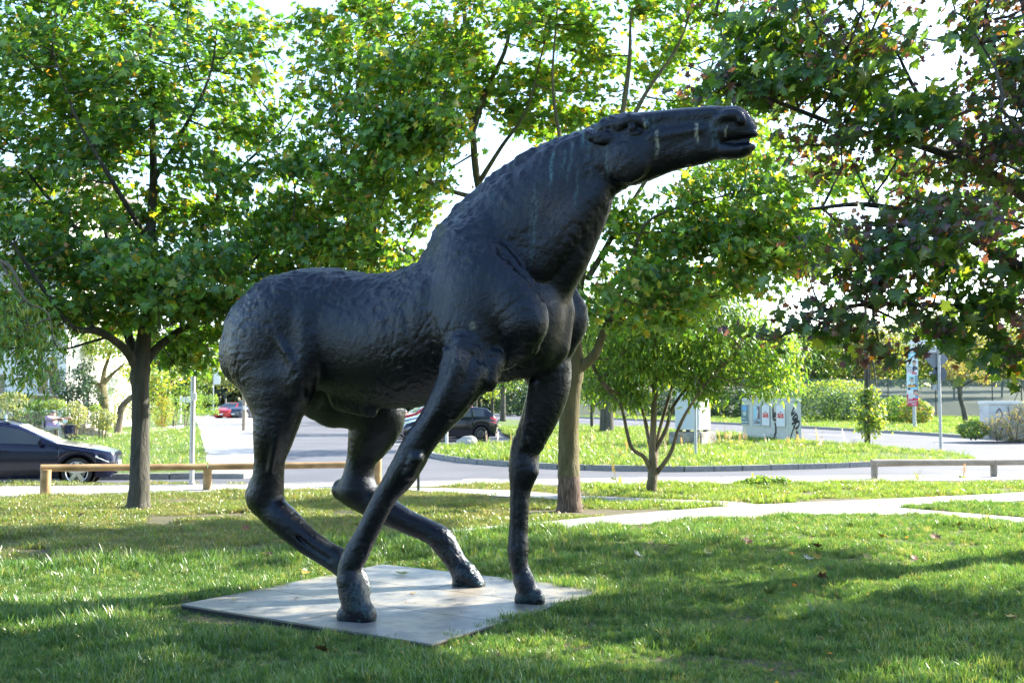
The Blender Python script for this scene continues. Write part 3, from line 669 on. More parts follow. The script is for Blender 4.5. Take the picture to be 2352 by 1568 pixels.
# left maple
Y = float(XY(318, 1166)[1]); b0 = np.array(GT(318, 1168))
T = [b0 + (0, 0, -.05), b0 + (0, 0, .10), b0 + (.01, 0, .4), P(322, 1020, Y), P(322, 900, Y), P(322, 850, Y), P(334, 740, Y), P(345, 560, Y), P(352, 420, Y + .1), P(350, 250, Y), P(345, 60, Y)]
limbs = [([tuple(q) for q in T], [.23, .175, .155, .142, .135, .15, .10, .085, .065, .045, .02]),
         lim([(318, 850, Y), (285, 800, Y - .3), (225, 760, Y - .8), (165, 750, Y - 1.2), (90, 650, Y - 1.6), (30, 560, Y - 2)], .085, .02),
         lim([(325, 845, Y), (360, 800, Y + .1), (410, 760, Y + .2), (450, 735, Y + .3), (540, 640, Y + .5), (620, 560, Y + .8)], .085, .02),
         lim([(322, 850, Y), (292, 760, Y + .3), (265, 640, Y + .6), (243, 520, Y + .8), (235, 400, Y + 1), (225, 200, Y + 1)], .09, .02),
         lim([(330, 780, Y), (400, 640, Y + .4), (490, 470, Y + .6), (560, 380, Y + .6), (650, 300, Y + .6)], .06, .015),
         lim([(350, 420, Y), (420, 300, Y - .3), (480, 180, Y - .5), (500, 60, Y - .5)], .045, .012),
         lim([(265, 640, Y), (170, 520, Y - .5), (90, 430, Y - .8), (20, 330, Y - 1)], .05, .012),
         lim([(345, 560, Y), (260, 420, Y - 1), (180, 280, Y - 1.3), (120, 120, Y - 1.5)], .05, .012)]
CL = cloud(500, [E(330, 170, Y, 2.6, 2.4, 1.7, 2.1), E(100, 470, Y - .4, 1.7, 2.0, 1.6, 1.1), E(600, 480, Y + .2, 1.8, 2.0, 1.3, 1.1), E(330, 640, Y - .6, 2.3, 1.8, .62, 1.1), E(740, 600, Y + .6, 1.3, 1.5, .8, .5), E(430, 800, Y + 1.0, .55, .6, .35, .14), E(500, 730, Y + .6, .9, .8, .4, .25), E(70, 120, Y, 2.1, 2.2, 1.6, 1.1), E(110, 720, Y - .5, 1.1, 1.3, .5, .3), E(200, 740, Y, .5, .8, .3, .12)], .19)
tree('maple_tree', 'broad green maple with a dark straight trunk on the lawn behind the left wooden rail', limbs, CL, per=74, blob=.36, size=.112, group='green maples on the lawn')
# centre maple
Y = float(XY(1305, 1172)[1]); b0 = np.array(GT(1308, 1174))
T = [b0 + (0, 0, -.05), b0 + (0, 0, .12), b0 + (0, 0, .45), P(1306, 1020, Y), P(1310, 900, Y), P(1316, 850, Y), P(1322, 700, Y), P(1350, 560, Y), P(1400, 380, Y), P(1440, 200, Y), P(1450, 20, Y)]
limbs = [([tuple(q) for q in T], [.23, .185, .17, .16, .15, .165, .09, .075, .055, .04, .015]),
         lim([(1322, 852, Y), (1365, 815, Y - .1), (1388, 760, Y - .2), (1430, 690, Y - .2), (1500, 600, Y - .2), (1600, 520, Y)], .095, .02),
         lim([(1312, 850, Y), (1250, 700, Y + .5), (1150, 560, Y + .7), (1100, 430, Y + .8), (1085, 300, Y + .8), (1072, 160, Y + .8), (1065, -20, Y + .8)], .10, .035),
         lim([(1085, 300, Y + .8), (1120, 200, Y + .8), (1165, 100, Y + .8), (1180, -40, Y + .8)], .06, .02),
         lim([(1092, 330, Y + .8), (1020, 230, Y + .6), (950, 120, Y + .5), (900, 20, Y + .4)], .05, .012),
         lim([(1100, 420, Y + .8), (1150, 340, Y + .6), (1210, 250, Y + .4), (1250, 100, Y + .2)], .045, .012),
         lim([(1110, 460, Y + .8), (990, 420, Y + .4), (880, 330, Y), (780, 240, Y - .2)], .045, .012),
         lim([(1350, 560, Y), (1300, 380, Y - .6), (1270, 200, Y - .6), (1280, 20, Y - .5)], .05, .012),
         lim([(1400, 380, Y), (1480, 220, Y), (1560, 100, Y), (1600, -30, Y)], .045, .012),
         lim([(1350, 640, Y), (1480, 420, Y + 1.0), (1600, 250, Y + 1.2), (1660, 60, Y + 1.2)], .05, .012),
         lim([(1388, 760, Y), (1450, 600, Y - .6), (1500, 500, Y - .8), (1700, 440, Y - .8)], .05, .012),
         lim([(1250, 700, Y), (1040, 640, Y - .2), (900, 560, Y - .2), (800, 520, Y - .2)], .05, .012)]
CL = cloud(500, [E(890, 170, Y, 1.35, 2.2, 1.5, 1.3), E(850, 430, Y, 1.4, 1.8, .8, .9), E(1180, 70, Y + .6, 1.6, 2.0, .8, .55), E(1250, 250, Y + 1.2, 1.5, 1.5, .5, .4), E(1500, 60, Y + .3, 1.5, 2.0, .8, .5), E(1560, 560, Y - .3, 2.1, 1.5, 1.0, 1.1), E(1780, 470, Y - .3, 1.4, 1.6, 1.0, .7), E(1640, 300, Y + .8, 1.3, 1.6, .6, .35), E(1480, 690, Y - .4, 1.1, 1.2, .5, .5), E(800, 580, Y, 1.2, 1.2, .5, .4), E(1780, 560, Y, 1.0, 1.2, .8, .4), E(980, 310, Y - 1.0, .7, .6, .5, .4)], .16)
tree('maple_tree', 'tall green maple with greenish trunk, red brown at its foot, right behind the horse chest', limbs, CL, per=70, blob=.35, size=.108, cols=palette(len(CL) * 70, GREEN, [16, 32, 36, 9, 8]), barkm='barkgreen', group='green maples on the lawn')
# purple tinged maple, trunk beyond the right edge
XR, YR = 6.3, 11.3
T = [(XR, YR, -.05), (XR, YR, .2), (XR - .02, YR, 1.2), (XR - .1, YR, 2.0), (XR - .2, YR, 3.2), (XR - .5, YR, 4.6), (XR - .8, YR, 6.2), (XR - .9, YR, 7.5)]
def lm(px_, r0, r1): return lim(px_, r0, r1)
limbs = [(T, [.30, .24, .21, .20, .15, .10, .06, .02]),
         lim([(2530, 770, 11.3), (2440, 690, 10.9), (2352, 620, 10.6), (2250, 560, 10.4), (2130, 500, 10.2), (1990, 470, 10), (1860, 480, 9.8)], .085, .015),
         lim([(2480, 560, 11.2), (2340, 440, 10.8), (2240, 385, 10.5), (2160, 350, 10.3), (2080, 325, 10.2), (1960, 300, 10), (1800, 240, 9.8), (1680, 190, 9.7)], .08, .012),
         lim([(2240, 385, 10.5), (2180, 300, 10.5), (2110, 220, 10.5), (2060, 120, 10.4)], .05, .012),
         lim([(2480, 520, 11.2), (2380, 300, 11), (2300, 160, 10.9), (2250, -20, 10.8)], .08, .015),
         lim([(2540, 800, 11.3), (2420, 760, 10.6), (2300, 720, 10.2), (2140, 700, 9.9), (1980, 700, 9.7), (1850, 720, 9.6)], .06, .012),
         lim([(2540, 760, 11.3), (2500, 640, 9.8), (2420, 400, 8.9), (2300, 250, 8.6)], .06, .012)]
CL = cloud(1060, [((11.0, 9.0, 4.4), (2.0, 1.6, 1.6), 1.3), ((8.3, 14.2, 4.6), (1.5, 1.5, 1.4), 1.6), ((9.5, 11.0, 4.4), (1.6, 1.3, 1.4), 1.3), ((6.9, 15.4, 4.7), (1.5, 1.3, 1.2), .7), ((8.4, 7.6, 4.1), (1.9, 1.4, .9), 1.0), E(2050, 90, 10, 1.9, 1.8, .8, 1.0), E(1760, 110, 9.8, .75, 1.0, .55, .5), E(1950, 310, 9.8, .8, 1.0, .3, .45), E(2250, 330, 10.3, 1.3, 1.5, 1.0, .9), E(2200, 580, 10, 1.3, 1.5, .55, 1.2), E(1960, 560, 9.8, .7, 1.0, .3, .35), E(2110, 690, 9.8, 1.0, 1.0, .32, .8), E(1860, 750, 9.6, .65, .7, .14, .35), E(2330, 790, 9.9, .25, .5, .3, .12), E(2480, 300, 10.6, 1.5, 1.6, 2.4, 1.6), E(2700, 0, 11.5, 2.0, 2.4, 1.6, 1.6), ((9.4, 10.3, 5.4), (2.8, 2.3, 2.2), 3.2), ((7.5, 9.0, 6.0), (2.0, 1.6, 1.6), 1.2), E(2040, -150, 10, 1.8, 1.8, .6, .5), E(1985, 790, 9.7, .2, .3, .14, .09)], .15)
sd_ = np.array(SUN)
for gx, gy, gr in ((-1.0, 8.3, .42), (-.4, 8.8, .38), (-.1, 8.2, .30), (-.2, 6.9, .32), (.5, 6.6, .25), (-2.6, 6.6, .25), (2.4, 6.1, .22)):      # gaps in the crown
    rel_ = CL - np.array([gx, gy, 0]); CL = CL[np.linalg.norm(rel_ - (rel_ @ sd_)[:, None] * sd_, axis=1) > gr + .12]
def purple(pos):
    n = len(pos); g = palette(n, [(.022, .058, .018), (.04, .095, .018), (.085, .14, .02)], [40, 35, 14]); p = palette(n, [(.042, .024, .040), (.06, .034, .036), (.08, .045, .018), (.22, .10, .015), (.03, .06, .018)], [34, 24, 9, 2.5, 30])
    f = lattice_noise(pos, .7, 21) + .35 * lattice_noise(pos, .2, 22); hi = np.clip((pos[:, 2] - 2.6) * .09, -.12, .15)
    return np.where((f + hi + .2 * rs.normal(size=n) > -.06)[:, None], p, g)
tree('purple_maple_tree', 'maple with purple and dark green leaves hanging into the picture from the right edge', limbs, CL, per=42, blob=.30, size=.12, cols=purple, barkm='bark', droop=.5)
# many stemmed ash
Y = float(XY(1497, 1131)[1]); b0 = np.array(GT(1497, 1132)); q = lambda *a: lim(a, .05, .014)
limbs = [([tuple(b0 + (0, 0, -.05)), tuple(b0 + (0, 0, .12)), tuple(P(1500, 1070, Y)), tuple(P(1499, 1020, Y)), tuple(P(1503, 920, Y)), tuple(P(1505, 830, Y)), tuple(P(1512, 700, Y)), tuple(P(1515, 600, Y))], [.12, .10, .095, .065, .055, .045, .03, .012]),
         q((1496, 1085, Y), (1480, 1050, Y - .1), (1452, 1030, Y - .2), (1440, 990, Y - .3), (1425, 930, Y - .4), (1390, 890, Y - .5), (1360, 840, Y - .6), (1340, 760, Y - .7)),
         q((1499, 1050, Y), (1487, 990, Y + .2), (1475, 940, Y + .3), (1450, 890, Y + .4), (1420, 820, Y + .5), (1400, 760, Y + .5)),
         q((1505, 1090, Y), (1540, 1040, Y - .2), (1560, 980, Y - .3), (1590, 925, Y - .5), (1640, 860, Y - .6), (1700, 800, Y - .8)),
         q((1502, 1040, Y), (1530, 985, Y + .1), (1548, 930, Y + .2), (1600, 870, Y + .3), (1660, 840, Y + .3), (1760, 790, Y + .3)),
         q((1505, 1060, Y), (1512, 1000, Y + .3), (1540, 900, Y + .5), (1570, 800, Y + .6), (1600, 700, Y + .6)),
         q((1452, 900, Y), (1410, 900, Y - .4), (1375, 860, Y - .5), (1352, 820, Y - .5))]
CL = cloud(330, [E(1450, 905, Y, .35, .5, .15, .2), E(1610, 885, Y, .5, .6, .18, .3), E(1400, 780, Y, .95, 1.2, .7, 1.0), E(1560, 720, Y, 1.5, 1.5, .75, 1.5), E(1700, 790, Y, 1.1, 1.2, .6, 1.1), E(1500, 850, Y, 1.2, .9, .25, .55), E(1770, 870, Y - .2, .55, .8, .25, .25), E(1640, 650, Y, 1.2, 1.2, .5, .5), E(1370, 880, Y, .35, .6, .25, .15)], .14)
ASH = [(.035, .085, .018), (.055, .12, .022), (.09, .155, .028)]
tree('ash_tree', 'low ash with many thin stems spreading from one short trunk beside the footpath', limbs, CL, per=54, blob=.30, size=.135, shape=LANCE, cols=palette(len(CL) * 54, ASH, [3, 3, 2]), barkm='barkash', flat=.8, droop=.9)
# ash branch hanging in at the left edge
limbs = [([(-8.2, 15.0, -.02), (-8.2, 15, .3), (-8.15, 15, 1.6), (-7.9, 15, 3.0), (-7.8, 15, 4.6)], [.22, .18, .16, .11, .03]),
         lim([(-120, 760, 14.8), (-60, 640, 14.4), (0, 600, 14.0), (40, 640, 13.8), (60, 720, 13.8), (70, 800, 13.8)], .05, .008), lim([(0, 600, 14), (60, 690, 13.6), (110, 720, 13.5), (125, 800, 13.4)], .02, .006)]
CL = cloud(58, [E(30, 750, 13.8, .42, .5, .40, 2.2), E(70, 850, 13.7, .28, .3, .14, .6), E(112, 790, 13.6, .14, .3, .25, .5), E(-80, 640, 14.2, .6, .8, .6, 1.0)], .1)
tree('ash_tree', 'ash whose drooping twig ends hang in at the left edge above the dark estate car', limbs, CL, per=60, blob=.24, size=.09, shape=LANCE, cols=palette(len(CL) * 60, [(.045, .10, .022), (.07, .14, .028), (.14, .15, .035)], [5, 4, 1.2]), barkm='barkash', flat=1.2, droop=1.2)
# ------------------------------------------------------------------ grass
def inpoly(x, y, poly):
    c = np.zeros(len(x), bool); n = len(poly)
    for i in range(n):
        x0, y0 = poly[i]; x1, y1 = poly[(i + 1) % n]
        if y0 == y1: continue
        k = ((y0 > y) != (y1 > y)) & (x < (x1 - x0) * (y - y0) / (y1 - y0) + x0); c ^= k
    return c
def grassmat(name, stops):
    m = bpy.data.materials.new(name); m.use_nodes = True; t = m.node_tree; t.nodes.remove(t.nodes['Principled BSDF'])
    oi = N(m, 'ShaderNodeObjectInfo'); r = N(m, 'ShaderNodeValToRGB'); cr = r.color_ramp
    while len(cr.elements) < len(stops): cr.elements.new(.5)
    for e, (p, c) in zip(cr.elements, stops): e.position = p; e.color = (*c, 1)
    L(m, oi.outputs['Random'], r.inputs[0])
    d = N(m, 'ShaderNodeBsdfDiffuse'); L(m, r.outputs[0], d.inputs[0]); mu = N(m, 'ShaderNodeMix', data_type='RGBA', blend_type='MULTIPLY'); mu.inputs[0].default_value = 1
    L(m, r.outputs[0], mu.inputs[6]); mu.inputs[7].default_value = (1.5, 1.35, .6, 1); tr = N(m, 'ShaderNodeBsdfTranslucent'); L(m, mu.outputs[2], tr.inputs[0])
    ad = N(m, 'ShaderNodeAddShader'); L(m, d.outputs[0], ad.inputs[0]); L(m, tr.outputs[0], ad.inputs[1]); g = N(m, 'ShaderNodeBsdfGlossy', Roughness=.32)
    mx = N(m, 'ShaderNodeMixShader'); mx.inputs[0].default_value = .06; L(m, ad.outputs[0], mx.inputs[1]); L(m, g.outputs[0], mx.inputs[2]); L(m, mx.outputs[0], t.nodes['Material Output'].inputs[0]); return m
def tuft(name, n, h, spread, width, m, lean=.5, seg=3):
    mb = MB()
    for _ in range(n):
        a = random.uniform(0, 6.283); r = spread * math.sqrt(random.random()); x, y = r * math.cos(a), r * math.sin(a)
        hh = h * random.uniform(.45, 1.15); d = random.uniform(0, 6.283); ln = hh * lean * random.uniform(.1, 1.2); w = width * random.uniform(.6, 1.2); f = random.uniform(0, 3.14)
        sx, sy = math.cos(f) * w / 2, math.sin(f) * w / 2; vs = []
        for i in range(seg):
            t = i / seg; k = 1 - .35 * t; cx = x + math.cos(d) * ln * t * t; cy = y + math.sin(d) * ln * t * t; vs += [(cx - sx * k, cy - sy * k, hh * t * (1 - .2 * t * lean)), (cx + sx * k, cy + sy * k, hh * t * (1 - .2 * t * lean))]
        vs.append((x + math.cos(d) * ln, y + math.sin(d) * ln, hh * (1 - .2 * lean)))
        mb.add(vs, [(2 * i, 2 * i + 1, 2 * i + 3, 2 * i + 2) for i in range(seg - 1)] + [(2 * seg - 2, 2 * seg - 1, 2 * seg)])
    me = mb_mesh(mb, name, m); return bpy.data.objects.new(name, me)
def mb_mesh(mb, name, m):
    me = bpy.data.meshes.new(name); me.from_pydata(mb.v, [], mb.f); me.materials.append(m); me.update(); me.shade_smooth(); return me
def scatter(name, xs, ys, protos, smin, smax, kind='stuff', label=None, z=None, lump=None):
    """point mesh with the tufts of one collection instanced on it"""
    n = len(xs); zz = np.array([zt(v) for v in ys]) if z is None else z
    me = bpy.data.meshes.new(name); me.vertices.add(n); me.vertices.foreach_set('co', np.stack([xs, ys, zz], 1).astype(np.float32).ravel())
    rot = me.attributes.new('rot', 'FLOAT_VECTOR', 'POINT'); rv = np.zeros((n, 3), np.float32); rv[:, 2] = rs.rand(n) * 6.283; rv[:, :2] = rs.normal(size=(n, 2)) * .12; rot.data.foreach_set('vector', rv.ravel())
    sc = me.attributes.new('scl', 'FLOAT', 'POINT'); sv = smin + (smax - smin) * rs.rand(n)
    if lump is not None: sv = sv * lump
    sc.data.foreach_set('value', sv.astype(np.float32)); me.update()
    o = link(name, me); tag(o, label, None, None, kind)
    col = bpy.data.collections.new(name + '_tufts'); [col.objects.link(p) for p in protos]
    g = bpy.data.node_groups.new(name, 'GeometryNodeTree'); g.interface.new_socket('Geometry', in_out='INPUT', socket_type='NodeSocketGeometry'); g.interface.new_socket('Geometry', in_out='OUTPUT', socket_type='NodeSocketGeometry')
    nn = g.nodes; gi = nn.new('NodeGroupInput'); go = nn.new('NodeGroupOutput'); ip = nn.new('GeometryNodeInstanceOnPoints'); ci = nn.new('GeometryNodeCollectionInfo')
    ci.inputs['Collection'].default_value = col; ci.inputs['Separate Children'].default_value = True; ci.inputs['Reset Children'].default_value = True; ip.inputs['Pick Instance'].default_value = True
    a1 = nn.new('GeometryNodeInputNamedAttribute'); a1.data_type = 'FLOAT_VECTOR'; a1.inputs['Name'].default_value = 'rot'
    a2 = nn.new('GeometryNodeInputNamedAttribute'); a2.data_type = 'FLOAT'; a2.inputs['Name'].default_value = 'scl'
    lk = g.links.new; lk(gi.outputs[0], ip.inputs['Points']); lk(ci.outputs[0], ip.inputs['Instance']); lk(a1.outputs[0], ip.inputs['Rotation']); lk(a2.outputs[0], ip.inputs['Scale']); lk(ip.outputs[0], go.inputs[0])
    md = o.modifiers.new('scatter', 'NODES'); md.node_group = g; return o
def field(n, y0, y1, poly=None, avoid=(), margin=1.6):
    """random points seen by the camera between two distances, even per square metre"""
    ys = np.sqrt(rs.rand(n) * (y1 ** 2 - y0 ** 2) + y0 ** 2); xs = (rs.rand(n) * 2 - 1) * ys * .48 * margin
    k = np.ones(n, bool)
    if poly is not None: k &= inpoly(xs, ys, poly)
    for a in avoid: k &= ~inpoly(xs, ys, a)
    return xs[k], ys[k]
lush = grassmat('lush_grass', [(.0, (.026, .064, .020)), (.4, (.044, .098, .028)), (.75, (.072, .135, .036)), (.95, (.12, .145, .05)), (1, (.20, .18, .09))])
dry = grassmat('dry_grass', [(.0, (.05, .075, .025)), (.4, (.075, .095, .034)), (.75, (.115, .115, .05)), (1, (.18, .155, .08))])
sun_g = grassmat('bright_grass', [(.0, (.055, .105, .022)), (.55, (.085, .14, .03)), (.92, (.12, .155, .042)), (1, (.19, .17, .08))])
t_l = [tuft('tuft', 18, .068 * k, .045, .0048, lush) for k in (.75, .9, 1, 1.15, 1.35)] + [tuft('tuft', 9, .06, .05, .011, lush, lean=1.0)]
t_d = [tuft('tuft', 16, .05 * k, .06, .006, dry, lean=.9) for k in (.8, 1, 1.2)]
t_s = [tuft('tuft', 14, .075 * k, .07, .008, sun_g, lean=.7) for k in (.8, 1, 1.3)]
t_f = [tuft('tuft', 12, .13 * k, .13, .018, sun_g, lean=.7, seg=2) for k in (.7, 1, 1.4)]
plate2 = [(p[0], p[1]) for p in PL]; cpl = np.mean(plate2, 0); plate2 = [tuple(cpl + (np.array(p) - cpl) * .988) for p in plate2]
PB = P_B0 + P_B1
FP = NEARK + FARE[::-1]
def dirt(x, y, cx, cy, rx, ry): return ((x - cx) / rx) ** 2 + ((y - cy) / ry) ** 2 < 1 + .5 * rs.rand(len(x))
# lush near lawn, this side of the path
south = [(-30, 3), (30, 3), (30, 12)] + [p for p in P_B1[3:]] + [(-30, P_B1[-1][1])]
def clump(x, y, s=.55, a=.45): v = np.stack([x, y, 0 * x], 1); return np.clip(1 + a * 1.4 * lattice_noise(v, s, 31) + a * .8 * lattice_noise(v + 7, s * .3, 32), .35, 1.9)
x, y = field(82000, 4.4, 10.5, avoid=[plate2, PB]); k = inpoly(x, y, [(-30, 3), (30, 3), (30, 30), (-30, 30)]); x, y = x[k], y[k]
nearedge = clump(x, y)
pa, pb = np.array(plate2[0]), np.array(plate2[1]); dd = (pb - pa) / np.linalg.norm(pb - pa); nn2 = np.array([dd[1], -dd[0]]); rel = np.stack([x, y], 1) - pa; du = rel @ dd; dn = np.abs(rel @ nn2)
nearedge = np.where((dn < .30) & (du > -.2) & (du < np.linalg.norm(pb - pa) * .7), nearedge * .38, nearedge); scatter('lawn_grass', x, y, t_l, .75, 1.15, label='lush green grass of the lawn around the statue', lump=nearedge)
x, y = field(64000, 10.5, 17.5, avoid=[plate2, PB, PATHA]); ins = np.array([True] * len(x))
def south_of(x, y):
    bx = np.array([p[0] for p in P_B0]); by = np.array([p[1] for p in P_B0]); return y < np.interp(x, bx, by)
so_ = south_of(x, y); scatter('lawn_grass', x[so_], y[so_], t_l, .8, 1.3, label='lush green grass along the concrete path', lump=clump(x[so_], y[so_]))
ex = rs.uniform(-13, .6, 5200); bx2 = np.array([p[0] for p in P_B1[::-1] if p[0] < 2]); by2 = np.array([p[1] for p in P_B1[::-1] if p[0] < 2]); o2 = np.argsort(bx2)
ey = np.interp(ex, bx2[o2], by2[o2]) - np.abs(rs.normal(size=len(ex))) * .30 + .05; scatter('edge_grass', ex, ey, t_l, 1.25, 2.1, label='taller fringe of grass hiding the near edge of the path', lump=clump(ex, ey, .5, .35))
no = ~so_; xb, yb = x[no], y[no]; x2, y2 = field(52000, 15, 22.6, avoid=[PB, PATHA, FP]); k = ~south_of(x2, y2) & (y2 > 17.5); xb = np.concatenate([xb, x2[k]]); yb = np.concatenate([yb, y2[k]])
k = ~dirt(xb, yb, 1.6, 15.9, 2.2, .55); xb, yb = xb[k], yb[k]
bare = lattice_noise(np.stack([xb, yb, 0 * xb], 1), .8, 41) + .5 * lattice_noise(np.stack([xb, yb, 0 * xb + 5], 1), .25, 42); keep = bare > -.45; xb, yb = xb[keep], yb[keep]
lt = (xb < 1.2); scatter('dry_grass', xb[lt], yb[lt], t_d + t_s[:1], .8, 1.5, label='short dry yellowish grass beneath the maples', lump=clump(xb[lt], yb[lt]))
scatter('verge_grass', xb[~lt], yb[~lt], t_s + t_d[:1], .8, 1.4, label='bright sunlit grass between path and road', lump=clump(xb[~lt], yb[~lt]))
x, y = field(80000, 24, 62, ISL + ISLB); scatter('island_grass', x, y, t_f, .7, 1.3, label='long sunlit grass on the island between the roads', lump=clump(x, y, 1.5))
x, y = field(34000, 26, 60, LFT + [(-60, 300), (-260, 300)], margin=1.8); scatter('park_grass', x, y, t_f, .6, 1.1, label='mown grass of the park across the road')
x, y = field(38000, 48, 100, VER + [(200, 60), (260, 600), (-200, 600)]); scatter('far_grass', x, y, t_f, .9, 1.8, label='grass verge on the far side of the road')
# tall weeds with reddish seed heads
seedm = grassmat('seed_head', [(0, (.22, .14, .09)), (.5, (.26, .19, .12)), (1, (.2, .19, .10))]); stalk = grassmat('weed_stalk', [(0, (.10, .15, .04)), (1, (.2, .2, .07))])
def weed(h, heads):
    mb = MB(); hd = MB()
    for i in range(3):
        a = random.uniform(0, 6.28); hh = h * random.uniform(.6, 1.1); t = [(0.05 * math.cos(a) * k, .05 * math.sin(a) * k, hh * k) for k in (0, .5, 1)]; mb.tube([tuple(Vector(q) * 1) for q in t], [.004, .003, .002], 3, caps=False)
        for _ in range(3): b = random.uniform(0, 6.28); l = .12; z = random.uniform(.05, .45) * hh; mb.add([(0, 0, z), (l * math.cos(b), l * math.sin(b), z + .08), (l * math.cos(b + .4) * 1.1, l * math.sin(b + .4) * 1.1, z + .03)], [(0, 1, 2)])
        if heads:
            for _ in range(34):
                z = hh * random.uniform(.62, 1.02); r = .035 * (1.1 - (z / hh - .6) * 1.8); b = random.uniform(0, 6.28); c = Vector((t[2][0] * z / hh + r * math.cos(b), t[2][1] * z / hh + r * math.sin(b), z)); s = .012
                hd.add([c + Vector((-s, 0, -s)), c + Vector((s, 0, 0)), c + Vector((0, s, s))], [(0, 1, 2)])
    off = len(mb.v); nf = len(mb.f); mb.add(hd.v, hd.f); me = bpy.data.meshes.new('weed'); me.from_pydata(mb.v, [], mb.f); me.materials.append(stalk); me.materials.append(seedm)
    me.polygons.foreach_set('material_index', [0] * nf + [1] * (len(mb.f) - nf)); me.update(); return bpy.data.objects.new('weed', me)
wd_ = [weed(.55, True), weed(.75, True), weed(.4, False)]
wx = []; wy = []
for px_, py_, n, sp in ((1600, 1022, 34, .9), (1730, 1028, 30, 1.2), (1480, 1052, 8, .6), (1430, 1088, 7, .35), (1500, 1092, 10, .5), (1850, 1032, 10, .9), (1250, 1030, 22, 1.6), (1400, 1030, 16, 1.4), (1950, 1095, 8, .5), (2250, 1100, 10, .6), (2330, 1100, 8, .25), (1640, 1098, 8, .5), (1850, 1100, 8, .8), (1360, 1112, 8, .5), (2130, 1103, 8, .5)):
    cx, cy = XY(px_, py_); wx += list(cx + rs.normal(size=n) * sp); wy += list(cy + rs.normal(size=n) * sp * .7)
wx = np.array(wx); wy = np.array(wy); r_ = ~inpoly(wx, wy, FP) & ~((wy > 23.0) & (wy < 27.6) & ~inpoly(wx, wy, ISL + ISLB)); scatter('tall_weeds', wx[r_], wy[r_], wd_, .55, .95, label='thin tall weeds with pale reddish seed heads')
# ------------------------------------------------------------------ wooden rail fences
def rail_fence(label, posts, rails, woodm, post_w, post_up):
    e = tag(empty('rail_fence', (posts[0][0], posts[0][1], zt(posts[0][1]))), label, 'fence', 'low wooden rail fences along the footpath')
    for i, (x, y, h, w) in enumerate(posts):
        mb = MB(); mb.tube([(x, y, zt(y) - .1), (x, y, zt(y) + h * .5), (x + .004, y, zt(y) + h)], [w / 2, w / 2, w / 2 * .97], 14, wob=.02); under(mb.build('post', woodm, smooth=50), e)
    for a, b, r in rails:
        a = Vector(a); b = Vector(b); mb = MB(); pts = [a.lerp(b, t / 8) for t in range(9)]
        mb.tube(pts, [r] * 9, 14, wob=.025); under(mb.build('rail', woodm, smooth=50), e)
    return e
p1 = XY(104, 1138); p2 = XY(476, 1124); p3 = XY(868, 1114)
def top(px, py, xy): return tuple(P(px, py, xy[1]))
z1 = top(104, 1078, p1)[2]; z2 = top(476, 1075, p2)[2]; z3 = top(868, 1066, p3)[2]
rail_fence('left low wooden rail of tan round timber between lawn and footpath', [(*p1, z1 - zt(p1[1]) + .0, .19), (*p2, z2 - zt(p2[1]), .17), (*p3, z3 - zt(p3[1]) + .24, .15)],
           [((p1[0] - .10, p1[1], z1 + .03), (p2[0] - .02, p2[1], z2 + .03), .066), ((p2[0] + .015, p2[1], z2 + .03), (p3[0] - .06, p3[1] + .0, z3), .066)], M['wood'], .2, .1)
q1 = XY(2009, 1099); q2 = XY(2283, 1094); z1 = P(2009, 1062, q1[1])[2]; z2 = P(2283, 1061, q2[1])[2]
dx = (q2[0] - q1[0], q2[1] - q1[1])
rail_fence('right low wooden rail of grey weathered timber by the road', [(*q1, z1 - zt(q1[1]) + .02, .15), (*q2, z2 - zt(q2[1]) - .02, .15), (q2[0] + dx[0], q2[1] + dx[1], z2 - zt(q2[1]) - .02, .15)],
           [((q1[0] - .06, q1[1], z1), (q2[0], q2[1], z2), .075), ((q2[0] + .012, q2[1], z2), (q2[0] + dx[0], q2[1] + dx[1], z2), .075)], M['woodgrey'], .15, .1)
x, y = XY(961, 1127); MBp = MB().tube([(x, y, zt(y) - .1), (x, y, zt(y) + .75)], .028, 10)
tag(MBp.build('bollard', M['darkmetal'], smooth=50), 'thin dark post at the lawn edge between the front and hind legs', 'post')

# ------------------------------------------------------------------ cars
glassm = mat('car_glass', (.03, .04, .045), .05, 0, .8); rubber = M['black']; alloy = mat('alloy', (.62, .62, .63), .3, .8); dkalloy = mat('dark_alloy', (.05, .05, .055), .35, .6)
lampm = mat('headlamp_glass', (.6, .62, .64), .1, .3); tailm = mat('tail_lamp_red', (.45, .02, .02), .2); chrome = mat('chrome', (.6, .6, .6), .15, .9); platem = mat('number_plate_white', (.7, .7, .68), .5)
def paintm(name, c): 
    m = mat(name, c, .14, .0); m.node_tree.nodes['Principled BSDF'].inputs['Coat Weight'].default_value = 0; m.node_tree.nodes['Principled BSDF'].inputs['Specular IOR Level'].default_value = .5; m.node_tree.nodes['Principled BSDF'].inputs['Coat Roughness'].default_value = .04; return m
def lerpk(keys, x):
    xs = [k[0] for k in keys]; return float(np.interp(x, xs, [k[1] for k in keys]))
